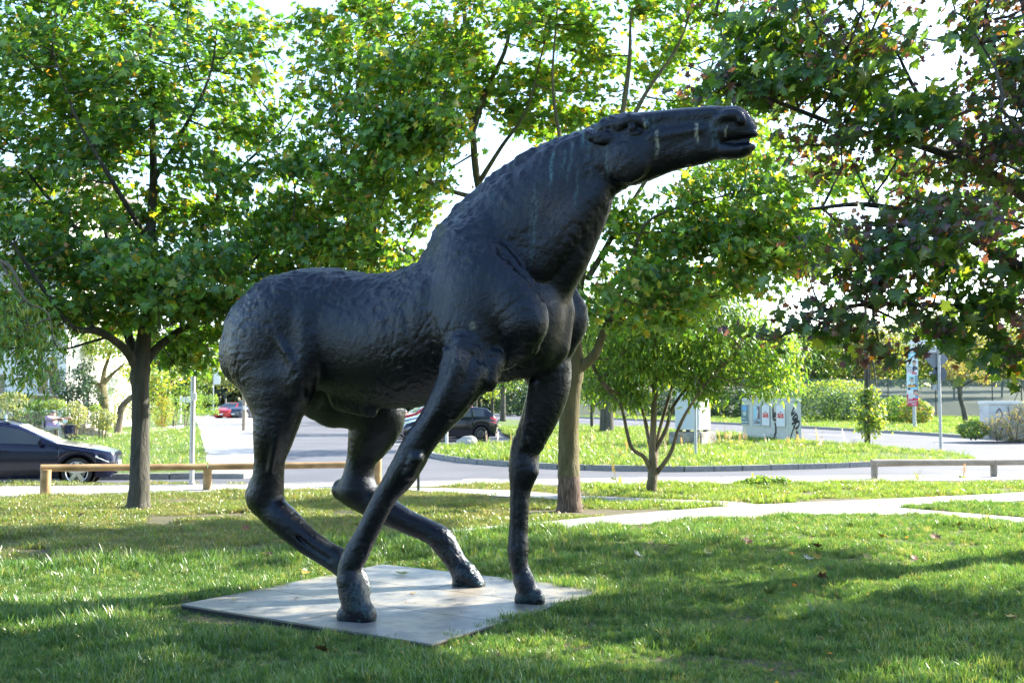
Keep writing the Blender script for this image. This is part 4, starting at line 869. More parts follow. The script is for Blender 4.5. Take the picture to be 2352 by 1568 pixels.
KIND = {
 'estate': dict(L=4.48, hw=.87, belt=[(0, .58), (.05, .67), (.5, .78), (1.2, .90), (3.2, .94), (4.3, .96), (4.48, .9)], top=[(0, .64), (.05, .735), (.5, .84), (1.18, .95), (1.3, 1.0), (1.98, 1.33), (2.3, 1.41), (3.6, 1.40), (4.1, 1.30), (4.42, 1.0), (4.48, .93)], wb=(.76, 3.49), wr=.32, ws=(1.26, 1.98), side=((1.52, 2.34), (2.42, 3.22), (3.30, 4.0)), rear=(4.12, 4.42)),
 'hatch': dict(L=3.99, hw=.86, belt=[(0, .60), (.15, .72), (1.0, .92), (1.3, .95), (3.2, 1.02), (3.85, 1.02), (3.99, .9)], top=[(0, .62), (.12, .76), (.4, .86), (1.0, .99), (1.15, 1.03), (1.85, 1.40), (2.2, 1.46), (3.2, 1.44), (3.6, 1.38), (3.92, 1.02), (3.99, .92)], wb=(.80, 3.27), wr=.315, ws=(1.14, 1.84), side=((1.42, 2.12), (2.2, 2.86), (2.93, 3.42)), rear=(3.6, 3.9)),
 'suv': dict(L=4.28, hw=.90, belt=[(0, .68), (.15, .8), (1.0, 1.02), (3.4, 1.12), (4.15, 1.1), (4.28, .95)], top=[(0, .70), (.12, .86), (.4, .98), (1.0, 1.09), (1.15, 1.14), (1.8, 1.55), (2.2, 1.64), (3.5, 1.62), (3.9, 1.5), (4.2, 1.12), (4.28, .98)], wb=(.86, 3.44), wr=.34, ws=(1.16, 1.8), side=((1.42, 2.15), (2.24, 3.0), (3.08, 3.6)), rear=(3.9, 4.18)),
 'sedan': dict(L=4.5, hw=.88, belt=[(0, .60), (.12, .68), (1.1, .88), (1.4, .92), (3.2, .96), (4.3, .98), (4.5, .85)], top=[(0, .62), (.12, .72), (.5, .82), (1.32, .95), (1.45, 1.0), (2.1, 1.36), (2.4, 1.42), (3.1, 1.40), (3.75, 1.08), (4.4, 1.0), (4.5, .88)], wb=(.80, 3.5), wr=.32, ws=(1.42, 2.12), side=((1.66, 2.38), (2.46, 3.2)), rear=(3.15, 3.72)),
}
def car(kind, label, front, heading, paint, rim=alloy, rails=False, name='parked_car', five=True, group='parked cars', plate_f=True):
    """front: xy of the front bumper middle; heading: angle the car points to"""
    K = KIND[kind]; Ln, hw = K['L'], K['hw']; root = tag(empty(name, (front[0], front[1], zt(front[1]) - .12), heading), label, 'car', group)
    wr = K['wr']; rt = hw * .66
    def botz(x):
        z = .20 + (.10 if x < .08 or x > Ln - .08 else 0)
        for w in K['wb']:
            d = abs(x - w); ra = wr + .055
            if d < ra: z = max(z, wr + math.sqrt(ra * ra - d * d))
        return z
    def wid(x): return hw * (1 - .22 * max(0, 1 - x / .5) ** 2.2 - .13 * max(0, 1 - (Ln - x) / .35) ** 2.2)
    def sect(x):
        b = lerpk(K['belt'], x); t = max(lerpk(K['top'], x), b + .012); w = wid(x); z0 = min(botz(x), b - .10); gh = min(1, max(0, (t - b - .02) / .35)); re = w * (.93 - .20 * gh)
        return [(w * .5, z0), (w * .955, z0), (w * .985, z0 + (b - z0) * .25), (w, z0 + (b - z0) * .55), (w * .985, z0 + (b - z0) * .82), (w * .95, b), (re + (w * .95 - re) * .5, b + (t - b) * .42), (re, b + (t - b) * .86), (re * .90, b + (t - b) * .965), (re * .5, t - .004), (0, t)]
    xs = sorted(set([round(v, 4) for v in list(np.linspace(0, Ln, 46)) + [w + s * (wr + .055) * c for w in K['wb'] for s in (-1, 1) for c in (1.0, .985, .93, .8, .6, .35)] + [k[0] for k in K['top']]]))
    mb = MB(); rows = []
    for x in xs:
        s = sect(x); full = [(-x, y, z) for y, z in s] + [(-x, -y, z) for y, z in reversed(s[:-1])]
        rows.append(full)
    nn = len(rows[0]); vs = [p for r in rows for p in r]
    fs = [(i * nn + k, i * nn + k + 1, (i + 1) * nn + k + 1, (i + 1) * nn + k) for i in range(len(rows) - 1) for k in range(nn - 1)]
    fs += [tuple(range(nn)), tuple(range((len(rows) - 1) * nn, len(rows) * nn))]
    mb.add(vs, fs); body = mb.build('body', paint, root, smooth=38)
    def at(x, t, side=1, off=.006):
        s = sect(x); k = 5 + t * 2; i = int(min(k, 6)); f = k - i; y = s[i][0] * (1 - f) + s[i + 1][0] * f; z = s[i][1] * (1 - f) + s[i + 1][1] * f
        return (-x, side * (y + off), z + off * .3)
    for sd in (1, -1):
        for (a, b_) in K['side']:
            g = MB(); n = 5; grid = []
            for i in range(n + 1):
                x = a + (b_ - a) * i / n; grid.append([at(x, .08, sd), at(x, .5, sd), at(x, .93, sd)])
            g.add([p for r in grid for p in r], [(i * 3 + k, i * 3 + k + 1, (i + 1) * 3 + k + 1, (i + 1) * 3 + k) for i in range(n) for k in range(2)]); g.build('side_window', glassm, root, smooth=40)
        m_ = MB(); x = K['side'][0][0] - .02; p = at(x, .12, sd, 0); m_.box((p[0] + .02, p[1] + sd * .10, p[2] + .04), (.10, .17, .11)); m_.build('wing_mirror', paint, root, bevel=.025)
        for i, (a, b_) in enumerate(K['side'][:2]):
            x = b_ - .12; s = sect(x); MB().box((-x, sd * (s[4][0] + .012), s[4][1] - .0), (.17, .02, .03)).build('door_handle', paint, root, bevel=.006)
            for xe in (b_ + .04,):
                dl = MB(); ss = sect(xe); dl.add([(-xe - .004, sd * (ss[j][0] + .002), ss[j][1]) for j in (2, 3, 4, 5)] + [(-xe + .004, sd * (ss[j][0] + .002), ss[j][1]) for j in (5, 4, 3, 2)], [(0, 1, 6, 7), (1, 2, 5, 6), (2, 3, 4, 5)]); dl.build('door_gap', rubber, root)
        hl = MB(); n = 6; gr = []
        for i in range(n + 1):
            x = .05 + .50 * i / n; s = sect(x); zt_ = s[5][1] - .02; gr.append([(-x, sd * (s[5][0] + .004) * (1 - (0 if i else .1)), zt_ - .01), (-x, sd * (s[4][0] + .008), zt_ - .06 - .10 * (1 - i / n))])
        hl.add([p for r in gr for p in r], [(i * 2, i * 2 + 1, i * 2 + 3, i * 2 + 2) for i in range(n)]); hl.add([(-.045, sd * hw * .46, .66), (-.045, sd * hw * .72, .67), (-.045, sd * hw * .72, .55), (-.045, sd * hw * .5, .55)], [(0, 1, 2, 3)]); hl.build('headlight', lampm, root, smooth=50)
        tl = MB(); gr = []
        for i in range(5):
            x = Ln - .32 + .30 * i / 4; s = sect(x); gr.append([(-x, sd * (s[5][0] + .006), s[5][1] + .01), (-x, sd * (s[4][0] + .008), s[4][1] - .09)])
        tl.add([p for r in gr for p in r], [(i * 2, i * 2 + 1, i * 2 + 3, i * 2 + 2) for i in range(4)]); tl.build('tail_light', tailm, root, smooth=50)
        if rails:
            pr = []; 
            for i in range(9):
                x = 2.15 + (Ln - .75 - 2.15) * i / 8; s = sect(x); pr.append((-x, sd * s[8][0], s[9][1] + (.035 if 0 < i < 8 else 0)))
            MB().tube(pr, .014, 6).build('roof_rail', rubber, root, smooth=60)
        for w in K['wb']:
            ar = MB().lathe([(wr + .05, sd * (hw - .32)), (wr + .05, sd * (hw - .02)), ], (-w, 0, wr), 'y', 24); ar.build('wheel_arch', rubber, root)
            ins = MB().lathe([(0.001, sd * (hw - .30)), (wr + .05, sd * (hw - .30))], (-w, 0, wr), 'y', 24); ins.build('wheel_housing', rubber, root)
            wh = MB().lathe([(wr * .68, sd * (hw - .23)), (wr * .93, sd * (hw - .23)), (wr, sd * (hw - .20)), (wr, sd * (hw - .06)), (wr * .94, sd * (hw - .025)), (wr * .74, sd * (hw - .022)), (wr * .70, sd * (hw - .04))], (-w, 0, wr), 'y', 32).build('wheel', rubber, root, smooth=50)
            r_ = MB().lathe([(wr * .73, sd * (hw - .02)), (wr * .70, sd * (hw - .018)), (wr * .66, sd * (hw - .03)), (wr * .64, sd * (hw - .10)), (wr * .64, sd * (hw - .19))], (-w, 0, wr), 'y', 32)
            ns = 5 if five else 9
            for k in range(ns):
                a = 2 * math.pi * k / ns + .3; c, s_ = math.cos(a), math.sin(a); ws = .05 if five else .024; y0 = sd * (hw - .028)
                q = [(-w + c * .05 - s_ * ws * .8, wr + s_ * .05 + c * ws * .8), (-w + c * .05 + s_ * ws * .8, wr + s_ * .05 - c * ws * .8), (-w + c * wr * .69 + s_ * ws * .9, wr + s_ * wr * .69 - c * ws * .9), (-w + c * wr * .69 - s_ * ws * .9, wr + s_ * wr * .69 + c * ws * .9)]
                r_.prism([(x_, y0, z_) for x_, z_ in q], (0, -sd * .03, 0))
            r_.lathe([(0.001, sd * (hw - .018)), (.055, sd * (hw - .022)), (.065, sd * (hw - .05))], (-w, 0, wr), 'y', 16); r_.build('rim', rim, wh, smooth=40)
            MB().lathe([(0.001, sd * (hw - .11)), (wr * .5, sd * (hw - .11)), (wr * .5, sd * (hw - .13))], (-w, 0, wr), 'y', 20).build('brake_disc', M['metal'], wh, smooth=40)
    for nm, (a, b_) in (('windscreen', K['ws']), ('rear_window', K['rear'])):
        g = MB(); n = 5; gr = []
        for i in range(n + 1):
            x = a + (b_ - a) * i / n; s = sect(x); ny, nz = (.004, .008); gr.append([(-x, y_ * .96, z_ + nz) for y_, z_ in ((-s[8][0], s[8][1]), (-s[9][0], s[9][1]), (0, s[10][1]), (s[9][0], s[9][1]), (s[8][0], s[8][1]))])
        g.add([p for r in gr for p in r], [(i * 5 + k, i * 5 + k + 1, (i + 1) * 5 + k + 1, (i + 1) * 5 + k) for i in range(n) for k in range(4)]); g.build(nm, glassm, root, smooth=50)
    MB().box((-.012, 0, .42), (.03, hw * .9, .13)).build('grille', rubber, root, bevel=.01)
    MB().box((.006, 0, .47), (.02, .50, .11)).build('number_plate', platem, root)
    MB().box((-Ln - .004, 0, .62), (.02, .50, .11)).build('number_plate', platem, root)
    for sd in (1, -1): MB().box((-.03, sd * hw * .55, .40), (.05, .20, .06)).build('fog_light', lampm, root, bevel=.01)
    # underside
    MB().box((-Ln / 2, 0, .26), (Ln - 1.0, hw * 1.3, .12)).build('underbody', rubber, root)
    return root
ff = (-8.80, 24.0)
car('estate', 'dark blue estate car with silver five spoke wheels at the left edge beyond the rail', ff, 0.24, paintm('dark_blue_paint', (.005, .007, .028)), rails=True)
fb = P(950, 1015, 44.6)
hd = math.pi + math.atan(.28)
car('hatch', 'black hatchback with black spoked wheels parked side on behind the front leg', (float(P(921, 1010, 45.0)[0]), 44.9), hd, paintm('black_paint', (.004, .006, .014)), rim=dkalloy, five=False)
def bayc(kind, px, Yc, label, c, **k): car(kind, label, (float((px - 1176) / FPX * Yc), Yc), hd, paintm('car_paint', c), **k)
bayc('hatch', 903, 48.0, 'mid blue car parked just beyond the black hatchback', (.02, .07, .26))
bayc('suv', 893, 50.8, 'red car whose roof shows over the blue car below the belly of the horse', (.42, .02, .015))
bayc('sedan', 868, 53.8, 'silver saloon in the parking row mostly hidden by the hind leg', (.35, .36, .37))
bayc('hatch', 790, 68.0, 'light blue hatchback nose in the middle of the parking row', (.05, .25, .50))
bayc('sedan', 768, 72.0, 'silver grey car next to the light blue one in the parking row', (.36, .37, .38))
bayc('suv', 752, 76.5, 'dark green off road car far along the parking row', (.02, .05, .03))
bayc('hatch', 724, 81.0, 'small white car far along the parking row', (.6, .6, .6))
def farc(kind, px, Yc, label, c, h=-1.9): car(kind, label, (float((px - 1176) / FPX * Yc), Yc), h, paintm('car_paint', c))
farc('suv', 535, 92, 'dark grey car with bright headlights facing us behind the grey post', (.03, .04, .06))
farc('hatch', 508, 92, 'red small car half hidden by the clipped hedge', (.42, .02, .02))
farc('sedan', 500, 101, 'silver car behind the red one at the end of the side street', (.35, .38, .42))
farc('hatch', 575, 95, 'bright red car hidden mostly by the haunch of the horse', (.5, .03, .01))

# ------------------------------------------------------------------ posts, signs
def pole(name, label, px, py, h, r, m, lean=0, cat='post', group=None):
    x, y = XY(px, py); e = tag(empty(name, (x, y, zt(y))), label, cat, group)
    mb = MB().tube([(x, y, zt(y) - .05), (x - lean * h, y, zt(y) + h)], r, 14); under(mb.build('shaft', m, smooth=50), e); return e, x, y
e, x, y = pole('street_pole', 'plain grey steel pole rising from the footpath right of the left maple', 440, 1113, 5.2, .05, M['metal'])
under(MB().lathe([(.07, 0), (.07, .05), (.05, .08)], (x, y, zt(y)), n=14).build('collar', M['metal']), e)
under(MB().box((x + .04, y - .05, zt(y) + 1.82), (.09, .03, .16)).build('band', M['white']), e)
e, x, y = pole('street_pole', 'thin grey pole in front of the pale switch cabinet on the island', 1598, 1047, 2.6, .045, M['metal'])
e, x, y = pole('short_post', 'short white steel post on the grass before the black hatchback', 1026, 1023, .86, .05, M['white'])
e, x, y = pole('short_post', 'second smaller white post close to the front leg of the horse', 1005, 1021, .5, .03, M['white'])
e, x, y = pole('wooden_post', 'stout grey post with a paper notice on the side pavement', 560, 988, 1.9, .11, M['woodgrey'])
under(MB().box((x + .06, y - .115, zt(y) + 1.2), (.14, .01, .22)).build('notice', M['white']), e)
e, x, y = pole('wooden_post', 'grey post in front of the red car at the end of the hedge', 518, 947, 1.65, .10, M['woodgrey'])
e, x, y = pole('wooden_post', 'short grey post beside the graffiti covered wall at the right edge', 2268, 982, 1.0, .10, M['woodgrey'])
e, x, y = pole('banner_post', 'white banner post far behind the haunch of the horse', 489, 955, 5.0, .05, M['metal'])
under(MB().box((x + .35, y, zt(y) + 4.0), (.62, .03, 1.9)).build('banner', M['white']), e)
# notice frame
x, y = XY(426, 971); e = tag(empty('notice_board', (x, y, zt(y))), 'white two legged frame of a notice board beside the hedge', 'sign')
k = y / FPX
for s_ in (-1, 1): under(MB().box((x + s_ * 12 * k, y, zt(y) + 31 * k), (4 * k, .10, 62 * k)).build('leg', M['white'], bevel=.01), e)
under(MB().box((x, y, zt(y) + 53 * k), (21 * k, .05, 13 * k)).build('board', mat('board_blue', (.45, .52, .62), .4)), e)
# street name post
x, y = XY(2161, 1032); gz = zt(y); e = tag(empty('street_sign', (x, y, gz)), 'grey sign post with a white street name plate and the backs of two traffic signs', 'sign')
kk = y / FPX; ln = .022
def sp(px, py, dy=0.0): return P(px, py, y + dy)
pt = [(x, y, gz - .05), tuple(sp(2155, 765))]
under(MB().tube(pt, .048, 14).build('shaft', M['metal'], smooth=50), e)
signgrey = mat('sign_back_grey', (.20, .22, .25), .55, .2)
def plate(pts, th=.012): return MB().prism([tuple(p) for p in pts], (0, th, 0))
dy = .07
under(plate([sp(2124, 824, dy), sp(2152, 797, dy), sp(2179, 824, dy), sp(2152, 852, dy)]).build('warning_sign', signgrey, bevel=.004), e)
cc = sp(2158, 858, dy); r_ = 17 * kk
under(MB().lathe([(.001, 0), (r_, 0), (r_, .012), (.001, .012)], (cc[0], y + dy, cc[2]), 'y', 32).build('round_sign', mat('sign_back_dark', (.10, .12, .15), .55, .2), smooth=40), e)
under(MB().box((float(sp(2139, 858)[0]), y + .05, float(sp(2139, 858)[2])), (6 * kk, .01, 7 * kk)).build('sticker', M['white']), e)
c0 = sp(2149, 889); under(MB().box((float(c0[0]) + .02, y + .06, float(c0[2])), (13 * kk, .05, 13 * kk)).build('box', M['metal'], bevel=.01), e)
a0 = sp(2089, 801); a1 = sp(2149, 801); w_ = float(a1[0] - a0[0])
sgn = MB().box((float(a0[0] + a1[0]) / 2, y - .06, float(a0[2])), (w_, .03, .20)).build('name_plate', M['white'], bevel=.006); under(sgn, e)
under(MB().box((float(a0[0] + a1[0]) / 2 - .02, y + .05, float(a0[2]) + .22), (w_ * .96, .03, .15)).build('name_plate', M['white'], bevel=.006), e)
under(MB().box((float(a0[0] + a1[0]) / 2, y - .06, float(a0[2]) - .12), (w_ + .04, .045, .03)).build('sign_frame', M['metal']), e)
def text(s, size, loc, m, parent, rx=math.pi / 2, rz=0.0, align='CENTER', name='lettering', ry=0.0, w=1.0):
    cu = bpy.data.curves.new(name, 'FONT'); cu.body = s; cu.size = size; cu.align_x = align; cu.align_y = 'CENTER'; cu.extrude = .001; cu.space_character = .95; cu.resolution_u = 3
    t = bpy.data.objects.new(name, cu); C.objects.link(t); t.location = loc; t.rotation_euler = (rx, ry, rz); t.scale = (w, 1, 1); bpy.context.view_layer.update()
    dg = bpy.context.evaluated_depsgraph_get(); me = bpy.data.meshes.new_from_object(t.evaluated_get(dg)); me.transform(t.matrix_world); bpy.data.objects.remove(t); me.materials.clear(); me.materials.append(m)
    o = link(name, me); 
    if parent: o.parent = parent; o.matrix_parent_inverse = parent.matrix_basis.inverted() if parent.rotation_euler.z else Matrix.Translation(-parent.location)
    return o
ink = mat('black_ink', (.02, .02, .022), .6)
text('r Straße', .19, (float(a1[0]) - .03, y - .078, float(a0[2])), ink, e, align='RIGHT')
# lamp post with election posters
x, y = XY(2098, 981); y = 60.0; x = (2098 - 1176) / FPX * y; gz = zt(y); kk = y / FPX
e = tag(empty('lamp_post', (x, y, gz)), 'grey lamp post hung with four stacked election posters beyond the road', 'lamp post')
under(MB().tube([(x, y, gz - .4), (x, y, gz + 1.6), (x, y, gz + 4.6)], [.10, .10, .065], 14).build('shaft', M['metal'], smooth=50), e)
x, y0 = x, y - .13
def px2(a, b): q = P(a, b, y0); return float(q[0]), float(q[2])
def card(name, x0, y0_, x1, y1_, m, dy=0.0, parent=None, th=.012):
    A = px2(x0, y0_); B = px2(x1, y1_); o = MB().box(((A[0] + B[0]) / 2, y0 + dy, (A[1] + B[1]) / 2), (abs(B[0] - A[0]), th, abs(A[1] - B[1]))).build(name, m); o.parent = parent or e
    o.matrix_parent_inverse = Matrix.Translation(-e.location) if not parent else Matrix.Identity(4); 
    if parent: o.matrix_parent_inverse = (Matrix.Translation(e.location)).inverted() @ Matrix.Identity(4)
    return o
flat = lambda n, c: mat(n, c, .6)
pw = flat('poster_white', (.62, .66, .70)); pred = flat('poster_red', (.52, .02, .08)); pskin = flat('print_skin', (.50, .33, .26)); pdark = flat('print_dark', (.05, .06, .10)); pteal = flat('print_teal', (.28, .48, .50)); pblue = flat('print_blue', (.12, .32, .60)); porange = flat('print_orange', (.62, .30, .06)); phair = flat('print_hair', (.05, .035, .03)); pcyan = flat('print_cyan', (.25, .55, .72)); plight = flat('print_light', (.55, .70, .76))
def printed(parent, shapes):
    for nm, pts, m, d in shapes:
        q = [(px2(a, b)[0], y0 - .008 - d, px2(a, b)[1]) for a, b in pts]; mb = MB(); mb.prism(q, (0, .001, 0)); o = mb.build(nm, m); o.parent = parent; pass
def oval(cx, cy, rx, ry, n=14): return [(cx + rx * math.cos(2 * math.pi * i / n), cy + ry * math.sin(2 * math.pi * i / n)) for i in range(n)]
def rect(a, b, c, d): return [(a, b), (c, b), (c, d), (a, d)]
def ptext(s, px_, py_, size_px, m, parent, align='LEFT', w=1.0):
    A = px2(px_, py_); o = text(s, size_px * kk * 1.35, (A[0], y0 - .014, A[1]), m, None, align=align, w=w); o.parent = parent; pass
c1 = card('poster', 2086, 808, 2108, 826, pcyan); printed(c1, [('print', rect(2088, 821, 2108, 826), pw, 0), ('print', oval(2095, 815, 4, 4), plight, 0)])
c2 = card('poster', 2082, 825, 2109, 861, pw); printed(c2, [('print', oval(2099.5, 834.5, 4.2, 5.6), pskin, 0), ('print', [(2095, 833), (2096, 828), (2100, 826.8), (2104, 829), (2104.5, 834), (2103, 831), (2097, 831)], phair, .002), ('print', [(2095, 846), (2096, 841), (2099, 839.5), (2103, 841), (2107, 843), (2108, 849), (2095, 848)], pdark, .0005), ('print', rect(2089, 826, 2094, 839), plight, .0), ('print', rect(2084, 852, 2100, 853), flat('print_rose', (.6, .12, .18)), .001), ('print', rect(2084, 854.4, 2104, 855.4), flat('print_rose', (.6, .12, .18)), .001), ('print', rect(2094, 856, 2106, 859), pred, .001)])
ptext('Ines', 2084, 843, 4.6, ink, c2); ptext('Schmidt', 2084, 849, 4.6, ink, c2)
c3 = card('poster', 2082.5, 860, 2109, 896, plight, .004); printed(c3, [('print', rect(2101, 861, 2108.5, 895), flat('print_slate', (.20, .30, .38)), 0), ('print', rect(2088, 864, 2100, 876), pteal, .0), ('print', oval(2094.5, 874, 3.8, 5), pskin, .001), ('print', oval(2094.5, 868.8, 3.4, 1.6), phair, .002), ('print', [(2085, 888), (2087, 883), (2092, 880), (2098, 880), (2104, 883), (2107, 888)], pdark, .001), ('print', [(2092, 880), (2097, 880), (2096, 887), (2093, 887)], pw, .002), ('print', rect(2085, 884, 2102, 889), porange, .003), ('print', rect(2092, 889.5, 2107, 894.5), pcyan, .002), ('print', rect(2085, 890, 2091, 895), pdark, .002)])
c4 = card('poster', 2083, 895, 2109, 932, pred, .002); printed(c4, [('print', rect(2083, 895, 2098, 905), pw, .0), ('print', oval(2104, 902, 4.6, 6.4), pskin, .001), ('print', [(2097, 900), (2099, 896), (2108, 896), (2109, 900), (2104, 897.5)], phair, .002), ('print', rect(2102, 909, 2109, 914), pblue, .001), ('print', rect(2086, 902, 2097, 905), pw, .003), ('print', rect(2086, 905.6, 2102, 909), pw, .003), ('print', rect(2086, 909.6, 2102, 913), pw, .003), ('print', rect(2086, 913.6, 2096, 916), pw, .003), ('print', rect(2093, 927, 2105, 929.5), flat('print_pale_rose', (.65, .4, .45)), .003)])
ptext('Jetzt!', 2084.5, 921.5, 8.6, pw, c4, w=.95)
for yy in (827, 845, 880): card('cable_tie', 2079, yy, 2113, yy + .8, M['white'], .05)
card('street_plate', 2076, 789, 2090, 791, M['white'], .05)

# ------------------------------------------------------------------ switch cabinets
# long cabinet with posters
A = np.array(XY(1706, 1003.5)); Bc = np.array(XY(1811, 1013)); 
dirv = (Bc - A); dirv /= np.linalg.norm(dirv); Wc = float(np.linalg.norm(Bc - A)); nrm_ = np.array([dirv[1], -dirv[0]])   # towards the viewer
if nrm_[1] > 0: nrm_ = -nrm_
Dp = .55; gz = zt(Bc[1]) - .04; Hc = 1.66; ang = math.atan2(dirv[1], dirv[0])
e = tag(empty('switch_cabinet', (A[0], A[1], gz), ang), 'long grey cabinet with four framed posters and black graffiti on the grass island', 'cabinet')
def loc(mb, name, m, parent=None, **k): o = mb.build(name, m, parent or e, **k); return o
loc(MB().box((Wc / 2, Dp / 2, Hc / 2 - .03), (Wc, Dp, Hc - .10)), 'body', M['grey'], bevel=.012)
loc(MB().box((Wc / 2, Dp / 2, Hc + .0), (Wc + .06, Dp + .06, .17)), 'lid', mat('cabinet_lid', (.48, .50, .48), .6), bevel=.04)
for i in range(4): loc(MB().box((Wc * (i + .5) / 4, -.006, Hc * .62), (Wc / 4 - .03, .012, Hc * .62)), 'door', M['grey'], bevel=.004)
for i in range(2): loc(MB().box((Wc * (i + .5) / 2, -.004, Hc * .15), (Wc / 2 - .01, .008, Hc * .26)), 'base_panel', M['grey'])
framem = mat('poster_frame', (.5, .5, .48), .4, .4)
def poster(u0, u1, base, zf=(.355, .885)):
    z0, z1 = Hc * zf[0], Hc * zf[1]; f = loc(MB().box((Wc * (u0 + u1) / 2, -.035, (z0 + z1) / 2), (Wc * (u1 - u0), .05, z1 - z0)), 'poster_frame', framem, bevel=.006)
    w = Wc * (u1 - u0) - .05; h = z1 - z0 - .06; cx = Wc * (u0 + u1) / 2; cz = (z0 + z1) / 2
    MB().box((cx, -.0605, cz), (w, .006, h)).build('sheet', base, f)
    def put(s, m, d=.001):
        for pts in s: MB().prism([(cx + (a - .5) * w, -.0645 - d, cz + (.5 - b_) * h) for a, b_ in pts], (0, .0008, 0)).build('print', m, f)
    def tx(s, a, b_, size, m, al='CENTER', wd=1.0):
        o = text(s, size * h, (cx + (a - .5) * w, -.067, cz + (.5 - b_) * h), m, None, align=al, w=wd); o.parent = f
    return put, tx
def ov(cx, cy, rx, ry, n=18): return [(cx + rx * math.cos(2 * math.pi * i / n), cy + ry * math.sin(2 * math.pi * i / n)) for i in range(n)]
put, tx = poster(.0, .165, flat('poster_petrol', (.06, .16, .20))); put([ov(.52, .17, .40, .16)], pblue); put([[(.15, .38), (.3, .36), (.5, .34), (.8, .36), (.75, .5), (.55, .58), (.35, .57), (.2, .46)]], flat('print_grey_white', (.42, .48, .46))); put([rect(.1, .68, .62, .70), rect(.1, .73, .8, .745), rect(.08, .86, .4, .91), rect(.5, .86, .92, .91)], pw)
put, tx = poster(.285, .45, flat('poster_sky', (.30, .48, .62))); put([[(.55, .05), (.95, .05), (.95, .70), (.4, .72), (.55, .4)]], flat('print_brown', (.16, .10, .10))); put([[(.6, .15), (.68, .3), (.55, .68), (.45, .68)]], pw, .002); put([ov(.3, .35, .18, .2)], pcyan, .0015); put([rect(.05, .76, .95, .95)], flat('print_asphalt', (.12, .14, .16))); put([rect(.1, .79, .4, .81), rect(.5, .79, .9, .81), rect(.1, .86, .4, .89), rect(.08, .1, .4, .13)], pw, .003)
for u0, u1 in ((.475, .645), (.785, .965)):
    put, tx = poster(u0, u1, pw); tx('26. September', .52, .32, .066, ink, wd=.72); put([rect(.14, .385, .88, .49), rect(.24, .50, .9, .61)], flat('print_red', (.60, .05, .04))); tx('BRIEFWAHL', .52, .435, .075, pw, wd=.75); tx('DIE LINKE', .60, .555, .078, pw, wd=.72); put([ov(.17, .555, .08, .04)], flat('print_red', (.60, .05, .04)))
# sprayed marks: strokes as thin ribbons on the side wall and on the front
def strokes(lst, to3d, r, name, parent):
    mb = MB()
    for l in lst:
        pts = spline([list(p) for p in l], 6) if len(l) > 2 else np.array(l, float)
        for i in range(len(pts) - 1):
            a = pts[i]; b_ = pts[i + 1]; d = b_ - a; n_ = np.linalg.norm(d)
            if n_ < 1e-6: continue
            nn_ = np.array([-d[1], d[0]]) / n_ * r; ex = d / n_ * r * .5; q = [a - nn_ - ex, b_ - nn_ + ex, b_ + nn_ + ex, a + nn_ - ex]; j = .0002 * (i % 5)
            mb.add([to3d(p[0], p[1], j) for p in q], [(0, 1, 2, 3)])
    return mb.build(name, ink, parent)
side = lambda a, b_, j=0: (Wc + .004 + j, Dp * a, Hc * (1 - b_))          # a along depth, b down
G1 = [[(.72, .04), (.42, .20), (.25, .345), (.50, .29)], [(.62, .33), (.35, .43), (.40, .47), (.62, .44), (.72, .40), (.60, .32)], [(.36, .44), (.58, .52), (.72, .50), (.66, .46), (.52, .44)],
      [(.28, .57), (.62, .51), (.85, .52), (.78, .62), (.55, .68), (.40, .63)], [(.62, .52), (.42, .66), (.18, .88), (.22, .94), (.48, .95), (.72, .86), (.70, .78), (.60, .75)], [(.55, .68), (.42, .62)]]
# the picture's side face is seen narrow: a runs from the front corner to the back
strokes(G1, side, .032, 'graffiti', e)
frontf = lambda a, b_, j=0: (Wc * a, -.016 - j, Hc * (1 - b_))
strokes([[(.70, .13), (.70, .30), (.705, .43), (.735, .35), (.745, .30)], [(.72, .42), (.76, .36), (.775, .45), (.73, .50), (.70, .44)], [(.73, .50), (.775, .46), (.79, .58), (.76, .64), (.735, .56)], [(.755, .60), (.75, .78), (.73, .88), (.71, .96)], [(.72, .84), (.76, .80)]], frontf, .018, 'graffiti', e)
# tall pale cabinet on a concrete block
A = np.array(XY(1606, 1024)); gz = zt(A[1]) - .05; kk = A[1] / FPX
ang = -math.radians(35); w1 = .95; w2 = .96; A = A + np.array([-math.cos(ang) * w1 / 2 - math.sin(ang) * w2 / 2, -math.sin(ang) * w1 / 2 + math.cos(ang) * w2 / 2]); e = tag(empty('transformer_cabinet', (A[0], A[1], gz), ang), 'tall white cabinet standing on a stained concrete block behind the ash stems', 'cabinet')
MB().box((0, 0, .26), (w1 * 1.35, w2 * 1.35, .56)).build('concrete_block', nmat('stained_concrete', [(.3, (.10, .09, .08)), (.5, (.28, .27, .24)), (.7, (.42, .41, .38))], 3, .9, bump=.3), e, bevel=.02)
MB().box((0, 0, .56 + .06 + .76), (w1, w2, 1.52)).build('body', mat('cabinet_white', (.60, .61, .60), .5), e, bevel=.01)
MB().box((0, 0, 2.15), (w1 + .06, w2 + .06, .05)).build('lid', M['metal'], e, bevel=.01)
for s_ in (-1, 1):
    for s2 in (-1, 1): MB().box((s_ * w1 * .36, s2 * w2 * .36, .585), (.14, .14, .09)).build('foot', M['darkmetal'], e)
MB().box((0, -w2 / 2 - .006, 1.38), (w1 * .9, .01, 1.36)).build('door', mat('cabinet_door', (.50, .54, .56), .5), e, bevel=.004)
MB().box((w1 / 2 + .006, 0, 1.38), (.01, w2 * .9, 1.36)).build('door', mat('cabinet_white', (.60, .61, .60), .5), e, bevel=.004)
